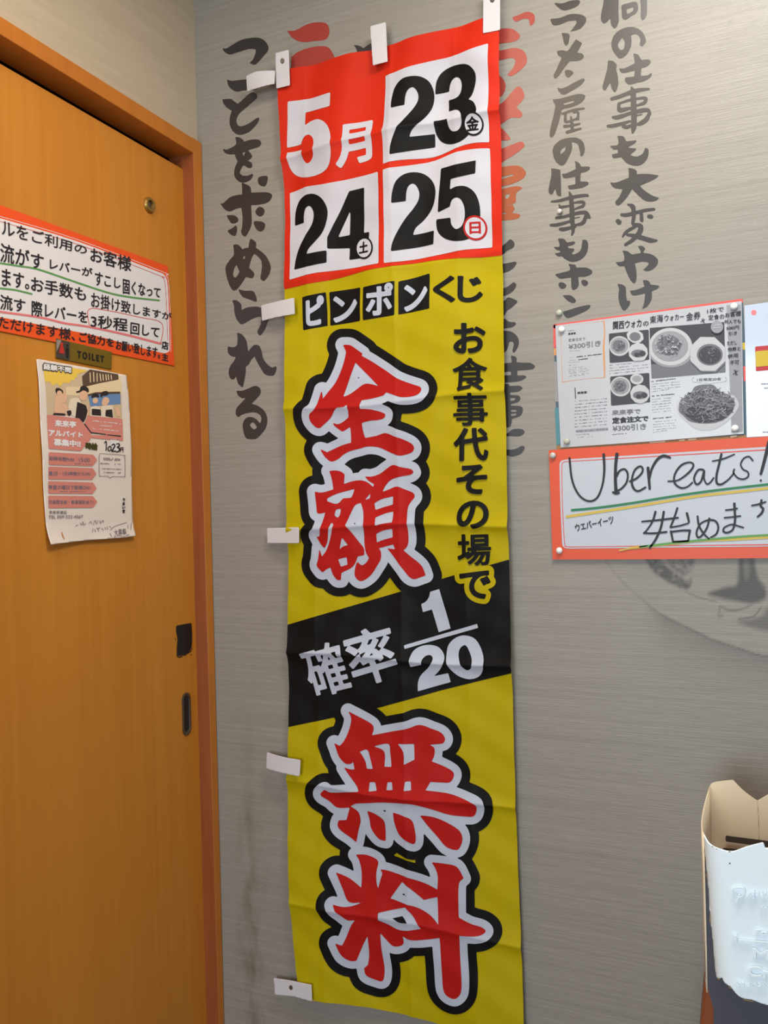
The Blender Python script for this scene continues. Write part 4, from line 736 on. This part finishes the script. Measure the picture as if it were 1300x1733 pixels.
it = [(GR2, np.array(Q(*Nc, 130, 690, 875, 620, 875, 770, 135, 830))), (GR3, ell(330, 560, 222, 160, Nc)), (GWH, ell(325, 512, 218, 188, Nc)), (GR3, ell(320, 508, 182, 152, Nc)), (GR2, ell(310, 500, 120, 100, Nc)), (GR2, ell(700, 600, 195, 180, Nc, 8, .39)), (GWH, ell(697, 585, 190, 182, Nc, 8, .39)), (GR2, ell(718, 592, 130, 108, Nc)), (GR1, ell(718, 596, 112, 90, Nc))]
ph = food(it, (115, 325, 862, 265, 875, 768, 135, 832), Nc)
mottled(310, 500, 130, 110, Nc, 50, 5, ph, (GR1, GWH), fl+.0026); mottled(718, 594, 108, 86, Nc, 40, 8, ph, (GR2,), fl+.0026)
fp('starburst', '', GR3, 10, strk=strokes('790,315,62', *Nc), step=1.2)
greek([(765, 300, 830, 292), (755, 325, 825, 320)], *Nc, onR, fl+.003, GWH, fly, .6, 6)
greek([(655, 760, 905, 735), (655, 790, 1078, 752), (655, 820, 1078, 780), (655, 850, 1040, 812)], *Mc, onR, fl, GR1, fly, .4, 7)
text('来来亭で', Q(*Mc, 678, 1245, 990, 1228, 990, 1288, 678, 1305), onR, fl, GR2, fly, .35, .6)
text('定食注文で', Q(*Mc, 680, 1325, 1075, 1302, 1078, 1368, 682, 1398), onR, fl, BKP, fly, .6, .6)
text('¥300引き', Q(*Mc, 685, 1412, 1052, 1388, 1055, 1458, 686, 1482), onR, fl, GR2, fly, .35, .6)
greek([(685, 1512, 845, 1498)], *Mc, onR, fl, BKP, fly, .5, 8)
greek([(135, 860, 380, 832)], *Nc, onR, fl, GR1, fly, .6, 9); greek([(140, 888+i*25, 425-(i == 3)*110, 862+i*25) for i in range(4)], *Nc, onR, fl, GR2, fly, .4, 10)
greek([(140, 1008, 370, 985)], *Nc, onR, fl, GR1, fly, .6, 11); greek([(143, 1040+i*26, 333, 1022+i*26) for i in range(6)], *Nc, onR, fl, GR2, fly, .4, 12)
greek([(150, 1232, 340, 1215)], *Nc, onR, fl, GR1, fly, .6, 13); greek([(152, 1265+i*26, 385-(i == 4)*90, 1245+i*26) for i in range(5)], *Nc, onR, fl, GR2, fly, .4, 14)
fp('speech_bubble', '', GR3, 0, strk=strokes('560,818,2 540,840,2 560,865,2 710,880,2 722,898,2 735,880,2 865,862,2 885,840,2 870,815,2', *Nc), step=.7)
text('1日限定20食', Q(*Nc, 590, 830, 832, 818, 832, 850, 590, 860), onR, fl, GR2, fly, .25, .6)
fp('grey_side_strip', '885,98! 1030,88! 1040,700! 1048,1365! 935,1372! 910,700!', GR3, 0, Nc)
bowl = fp('printed_bowl', '388,1110! 420,1060 500,1000 800,980 960,1000! 1000,1060 1005,1110 960,1190 880,1270 780,1330 690,1350 600,1342 540,1310 480,1260 420,1200 395,1160', GWH, 1, Nc)
fp('printed_noodles', '410,1110 430,1040 520,990 560,920 620,895 700,890 760,900 820,960 900,990 960,1050 965,1110 930,1180 860,1240 760,1275 640,1280 520,1260 450,1200 410,1160', GR2, 2, Nc)
fp('printed_noodles', '470,1150 560,1110 640,1130 760,1100 900,1120 930,1160 860,1230 740,1265 620,1270 530,1240', GR1, 3, Nc)
mottled(690, 1090, 265, 160, Nc, 90, 21, fly, (GR1, GR3, GR2), fl+.0012, 3)

for s_, q in (('関西ウォカ', (690, 285, 1000, 255, 1000, 345, 690, 372)),):
    text(s_, Q(*Mc, *q), onR, fl+.0004, MARK, fly, .25, .7, 'handwriting')
for s_, q in (('の', (50, 262, 105, 255, 105, 300, 50, 305)), ('東海', (115, 210, 250, 185, 250, 265, 120, 280)), ('ウォカー', (265, 195, 460, 180, 460, 240, 265, 260)), ('金券', (480, 175, 625, 155, 625, 235, 480, 255)), ('1枚で', (690, 135, 858, 108, 858, 160, 690, 182)), ('定食の', (700, 195, 862, 182, 862, 235, 705, 250)), ('お客様', (868, 175, 1030, 148, 1030, 205, 870, 222)), ('何人でも', (862, 245, 1028, 232, 1028, 278, 862, 282)), ('500円', (882, 315, 1010, 298, 1010, 338, 882, 345)), ('引き', (905, 365, 990, 355, 990, 395, 905, 402)), ('ただし', (890, 458, 990, 450, 990, 490, 890, 498)), ('他券と', (895, 520, 1025, 508, 1025, 550, 895, 560)), ('併用', (895, 590, 1000, 575, 1000, 620, 895, 630)), ('不可', (920, 655, 1010, 645, 1010, 690, 920, 695))):
    text(s_, Q(*Nc, *q), onR, fl+.0008, MARK, fly, .15, .6, 'handwriting')
ink('handwriting', onR, fl+.0008, MARK, fly, strk=strokes('625,265,3 670,240,3|635,235,3 665,275,3|650,225,3 655,275,3|950,790,3 1000,750,3|960,745,3 995,795,3|975,740,3 978,800,3', *Nc), step=.8)

# glossy white sheet with a flag at the right edge
gs_ = slab('glossy_sheet', [(1260, 517), (1300, 511.5), (1460, 489), (1462, 735), (1300, 738), (1264, 740)], onR, .001, LAM2, base=.0006)
tag(gs_, 'glossy white sheet with a red and yellow flag cut by the right edge', 'poster')
ink('flag_band', onR, .0018, FRED, gs_, polys=[np.array([(1278, 586.5), (1400, 576), (1401, 617), (1279.5, 628.5)])], step=2.5)
ink('flag_band', onR, .0021, FYEL, gs_, polys=[np.array([(1278.3, 594.5), (1400, 584), (1401, 609), (1279.6, 621)])], step=2.5)
ink('red_dot', onR, .0018, PNKM, gs_, strk=strokes('1276,529,4.5', 0, 0, 1), step=1)
greek([(1289, 650, 1330, 648), (1294, 657, 1330, 655), (1291, 731.5, 1330, 731)], 0, 0, 1, onR, .0018, GR2, gs_, .7, 30)

# handwritten red-bordered sign
Oc = (920, 740, 3.4211)
ub = slab('delivery_sign', Q(*Oc, 30, 75, 700, 32, 1300, -5, 1800, -36, 1806, 695, 1300, 700, 700, 706, 52, 708, 42, 400), onR, .0012, UORP, base=.0036)
tag(ub, 'coral-red bordered white sign with large handwritten English letters and Japanese below', 'sign')
u1 = .0052
ink('white_panel', onR, u1, UPAP, ub, polys=[par('92,165! 95,145 110,133 140,128! 1300,55! 1800,25! 1800,630! 1300,632! 140,645! 118,638 108,620! 98,400', *Oc)], step=3)
ink('border_line', onR, u1+.0003, REDL, ub, strk=strokes('106,200,2 108,155,2 120,142,2 145,140,2|145,140,2 1300,72,3|1300,72,3 1780,42,3|106,200,2 110,400,2 122,610,2 135,632,2 160,635,2|160,635,2 700,628,2|700,628,2 1300,622,3', *Oc), step=1)
u2 = u1+.0007
def ul(name, s, m, r, lv=0): ink(name, onR, u2+lv*.0003, m, ub, strk=strokes(s, *Oc, r=r), step=1, grow=.25)
ul('yellow_rule', '135,460 300,435 500,405 700,372 900,340 1100,318 1300,295 1500,272', UYE, 2.0)
ul('green_rule', '165,422 300,410 500,383 700,350 900,320 1100,295 1300,273 1500,250', UGR, 1.8)
ul('yellow_rule', '500,642 700,622 900,600 1100,592 1300,580 1500,570', UYE, 1.8)
ul('green_rule', '560,635 700,618 850,602 1000,588 1150,575 1300,566 1500,552', GRNM, 1.6, 1)
ul('marker_letter', '150,120,5 155,170,5 162,230,5 180,290,5 215,345,5 265,370,5 310,350,5 340,280,5 352,190,6 348,100,7', MARK, None, 1)
ul('marker_letter', '425,98,9 418,160,8 416,240,8 420,320,9|402,318,5 418,326,6 436,322,6|420,312,5 450,298,5 480,262,5 488,215,5 470,185,5 440,195,5 424,225,5', MARK, None, 1)
ul('marker_letter', '500,255,5 535,240,5 565,212,5 575,185,5 560,168,5 530,188,5 513,235,5 516,285,6 545,312,5 590,290,5', MARK, None, 1)
ul('marker_letter', '605,178,8 610,240,7 615,298,6|612,245,5 628,180,6 660,128,7 695,108,8 732,118,6', MARK, None, 1)
ul('marker_letter', '722,255,4 780,248,4 840,205,5 868,165,5 850,145,4 800,160,5 762,210,5 758,262,5 792,292,5 830,288,4 862,262,4', MARK, None, 1)
ul('marker_letter', '925,188,5 895,190,5 872,235,5 885,272,5 912,255,5 930,195,5 930,240,4 945,270,4 965,262,4 985,235,4', MARK, None, 1)
ul('marker_letter', '1030,98,6 1018,150,6 1002,220,6 1004,265,6 1030,272,5 1070,245,4 1102,208,4|978,138,3 1040,125,4 1106,98,3', MARK, None, 1)
ul('marker_letter', '1212,135,4 1190,112,4 1160,122,4 1142,155,4 1155,185,4 1182,200,4 1186,225,4 1160,242,4 1125,235,4 1100,205,4 1105,185,4', MARK, None, 1)
ul('marker_letter', '1305,30,10 1288,100,9 1270,170,8 1258,212,7|1258,250,6', MARK, None, 1)
ul('marker_character', '648,432,6 632,485,5 600,535,4 580,555,4|580,555,4 640,556,5 712,548,5|570,488,4 660,480,5 778,466,5|696,432,6 680,520,6 650,590,6 615,640,5|775,410,5 755,470,5 735,520,5|735,522,4 790,512,4 838,498,4|830,440,6 838,470,6 842,490,5|738,545,6 745,580,5 750,605,5|738,548,5 800,540,5 848,540,6|848,540,6 842,570,5 838,600,5|750,605,5 795,603,5 838,600,5', MARK, None, 1)
ul('marker_character', '892,458,5 900,510,5 925,555,5 958,588,4|960,470,5 948,520,5 920,565,5 895,580,5 886,548,5 910,500,4 955,480,5 995,485,5 1012,520,5 1000,560,5 968,580,4', MARK, None, 1)
ul('marker_character', '1055,422,4 1090,418,4 1122,412,4|1048,466,4 1090,462,4 1140,456,4|1105,385,7 1108,440,6 1108,490,6 1095,535,5 1065,552,5 1042,545,5 1048,522,4 1090,505,4 1130,515,4 1157,523,4', MARK, None, 1)
ul('marker_character', '1206,395,4 1245,388,5 1286,374,4|1262,365,6 1258,398,6 1272,415,6 1262,440,6 1240,460,5', MARK, None, 1)
ul('marker_stroke', '442,655,4 520,640,3 600,628,2', UYE, None, 1)
text('ウエバーイーツ', Q(*Oc, 178, 505, 402, 450, 408, 500, 190, 545), onR, u2+.0003, MARK, ub, .3, .7, 'handwriting')

# ------------------------------------------------------------------ push pins
def pin(px, py, lift, m, label, r=.0052, h=.006, group=None):
    c = onR(np.array(float(px)), np.array(float(py)), lift)
    o = lathe('push_pin', [(r*.55, -.001), (r*.55, .0012), (r*.95, .002), (r, .0035), (r*.8, h-.001), (r*.35, h), (.0001, h)], c, (0, -1, 0), m, None, 20)
    tag(o, label, 'push pin', group)
pin(947, 530, 0, PING, 'pale green push pin in bare wallpaper above the flyer corner')
pin(951.5, 558, .003, PINW, 'white push pin in the top left corner of the flyer')
pin(960, 747.5, .003, PING, 'grey push pin in the bottom left corner of the flyer')
pin(1242.8, 519, .003, PINW, 'white push pin in the top right corner of the flyer')
pin(1244.5, 725, .003, PINW, 'white push pin in the bottom right corner of the flyer')
pin(936.5, 771, .0048, PINC, 'clear push pin in the top left corner of the red sign')
pin(947.5, 931.5, .0048, PINW, 'white push pin in the bottom left corner of the red sign')
pin(948.5, 359, 0, PINC, 'shiny clear push pin in the brush lettering high on the wall', .0045, .008)

# ------------------------------------------------------------------ painted tin container and its stand, bottom right
Pc = (1000, 1250, 3.587)
O0 = onR(np.array(1000+680/3.587), np.array(1250+615/3.587), .36); e1 = np.array([.9965, .084, 0]); e2 = np.array([-.084, .9965, 0])
def onF(d):
    def s_(px, py, lift=0.):
        r = ray(px, py); base = O0+e2*d; t = ((base-CAM) @ e2)/(r @ e2); p = CAM+r*t[..., None]
        return p-e2*lift
    return s_
c4 = [onF(.05)(np.array([1000+x/3.587]), np.array([1250+y/3.587]))[0] for x, y in ((692, 1482), (663, 1733))]; ZT = float(c4[0][2])
tin = thing('painted_tin', 'pale blue-white embossed tin container with scalloped rim cut by the right edge', 'container', tuple(O0-np.array([0, 0, .25])))
fpoly = par('680,615! 720,650 790,672 860,685 950,655 1048,630! 1060,668! 1110,660 1200,690 1290,685 1380,655 1480,615! 1470,750 1440,1120 1405,1478! 1380,1500 1340,1500 1290,1560 1200,1600 1130,1622 1076,1618 1030,1605 985,1588 920,1575 880,1545 850,1510 810,1488 795,1455! 775,1487 757,1478! 748,1430 740,1300 722,1150 718,1100 705,900 690,750', *Pc)
def s_front(px, py, lift=0.):
    p = onF(0)(px, py, lift); lx = np.interp(py, [1421, 1459, 1501, 1557, 1662, 1700], [1189.6, 1192.4, 1196.5, 1201, 1210, 1212])
    s = np.clip((px-lx)/34, 0, 1); return p+e2*(.022*(1-np.sqrt(np.clip(1-(1-s)**2, 0, 1))))[..., None]
s_front.soft = 1
f = Field([fpoly], step=2.5, pad=3)
front = decal('front_panel', f.F, f.gx, f.gy, s_front, 0, BOXW, tin, 'pale embossed front panel with ragged lower edge')
front.modifiers.new('s', 'SOLIDIFY').thickness = .0016
back = decal('back_panel', *(lambda f: (f.F, f.gx, f.gy))(Field([par('722,290! 735,272 770,262 865,252! 900,290 950,335 1012,378! 1060,350 1130,310 1170,300! 1230,340 1300,380 1380,330 1440,300! 1440,940! 722,940!', *Pc)], step=2.5, pad=3)), onF(.24), 0, BOXC, tin, 'cream inner face of the back panel')
back.modifiers.new('s', 'SOLIDIFY').thickness = .0016
# left side, curved edge profile between front and back corners
fz = np.array([[680, 615], [690, 750], [705, 1000], [712, 1200]], float); B0 = onF(.24)(np.array([1000+722/3.587]), np.array([1250+290/3.587]))[0]; A0 = s_front(np.array([1000+681/3.587]), np.array([1250+617/3.587]))[0]
V = []; F = []; nn = 9; mrows = 5
for j in range(mrows):
    for i in range(nn):
        t = i/(nn-1); top = A0*(1-t)+B0*t; top[2] -= .012*math.sin(math.pi*t)
        bulge = e1*(-.006*math.sin(math.pi*t)) ; z = top[2]-j*(top[2]-ZT-.004)/(mrows-1)
        q = top+bulge; V.append((q[0], q[1], z))
for j in range(mrows-1):
    for i in range(nn-1): F.append((j*nn+i, (j+1)*nn+i, (j+1)*nn+i+1, j*nn+i+1))
sd = mesh('side_panel', V, F, BOXC, tin); sd.data.shade_smooth(); m_ = sd.modifiers.new('s', 'SOLIDIFY'); m_.thickness = .0016; m_.offset = 0
ink('rim_wear', s_front, .0022, BOXE, tin, strk=strokes('735,658,2.5 742,661,2|838,682,3 850,684,2|760,668,2 768,670,1.5|684,700,3 690,780,2|698,860,3 702,890,2|720,1120,2 722,1160,3|770,1480,4 782,1475,3|930,1578,3 985,1590,3|840,1505,3 850,1512,3', *Pc), step=.8)
ink('nail_hole', s_front, .0018, BOXD, tin, strk=strokes('844,755,4.5', *Pc), step=.6)
ink('dark_band', onF(.236), 0, BAND, tin, polys=[np.array(Q(*Pc, 818, 588, 1300, 650, 1300, 690, 818, 625))], step=2.5)
ink('dark_band', onF(.232), 0, BAND, tin, polys=[np.array(Q(*Pc, 800, 662, 1300, 705, 1300, 720, 800, 676))], step=2.5)
lines('panel_seam', '1012,378 1018,480 1022,620', Pc, .45, onF(.238), 0, BOXE, tin)
# embossed lettering
def emb(P=None, st=None, g=.7, lab=None):
    o = ink('embossed_lettering', s_front, .0019, BOXW, front, polys=P or (), strk=st or (), grow=g, step=.8)
    m_ = o.modifiers.new('s', 'SOLIDIFY'); m_.thickness = .0016; m_.offset = 0; tag(o, kind='stuff') if st else 0
emb(st=strokes('905,945,4 890,975,5 885,985,4|868,935,4 860,915,4 885,900,4 925,905,5 935,930,5 915,955,4 890,955,4 880,935,4|950,955,4 965,935,4 975,955,4 985,965,3|995,915,4 990,955,4 998,965,3|980,930,3 1010,925,3|1020,930,3 1018,955,4 1026,960,3|1040,925,4 1050,945,4 1038,960,3|1062,930,4 1062,955,4 1072,958,3|1085,930,3 1095,950,3 1110,935,3|1125,925,3 1122,955,3 1135,955,3', *Pc), g=0)
emb(tpolys('Fo', Q(*Pc, 1000, 1155, 1072, 1160, 1072, 1190, 1000, 1185)))
emb(tpolys('M', Q(*Pc, 985, 1270, 1082, 1282, 1082, 1342, 985, 1325)), g=1.0)
emb(tpolys('Cr', Q(*Pc, 955, 1375, 1090, 1390, 1090, 1452, 955, 1435)), g=1.0)
emb_small = emb(st=strokes('885,1470,3 900,1500,3 905,1475,3 925,1500,3 930,1475,3|945,1490,3 955,1500,3 965,1488,3|980,1495,2 985,1500,2|1000,1480,3 1020,1500,3 1035,1485,3|1050,1490,3 1065,1505,3|860,1185,3 880,1195,3 890,1180,3|885,1210,3 885,1225,3|900,1215,2 960,1222,2 1040,1228,2 1100,1235,2|1035,1015,3 1045,1020,2|1060,1020,3 1068,1022,2', *Pc), g=0)
# dark body of the tin below and behind the front panel
bp_ = par('688,720! 692,1300! 697,1450! 722,1560 745,1640! 746,2400! 1420,2400! 1440,720!', *Pc)
Vb = onF(.022)(bp_[:, 0], bp_[:, 1]); n = len(bp_)
mesh('dark_body', np.vstack([Vb, Vb+e2*.02]), [tuple(range(n-1, -1, -1)), tuple(range(n, 2*n))]+[(i, (i+1) % n, n+(i+1) % n, n+i) for i in range(n)], BOXD, tin, None)
dd = .05; F1 = c4[0]; F2 = F1+e1*.40; B1 = F1+e2*.24; B2 = F2+e2*.24; k_ = -e1*.10*F1[2]
fl0 = lambda p: np.array([p[0], p[1], 0.])
st_ = mesh('wooden_stand', [fl0(F1)+k_, fl0(F2), F2, F1, fl0(B1)+k_, fl0(B2), B2, B1], [(0, 1, 2, 3), (5, 4, 7, 6), (3, 2, 6, 7), (0, 4, 5, 1), (4, 0, 3, 7), (1, 5, 6, 2)], WOODR)
st_.modifiers.new('b', 'BEVEL').width = .002
tag(st_, 'red-brown wooden stand carrying the pale painted tin', 'stand')
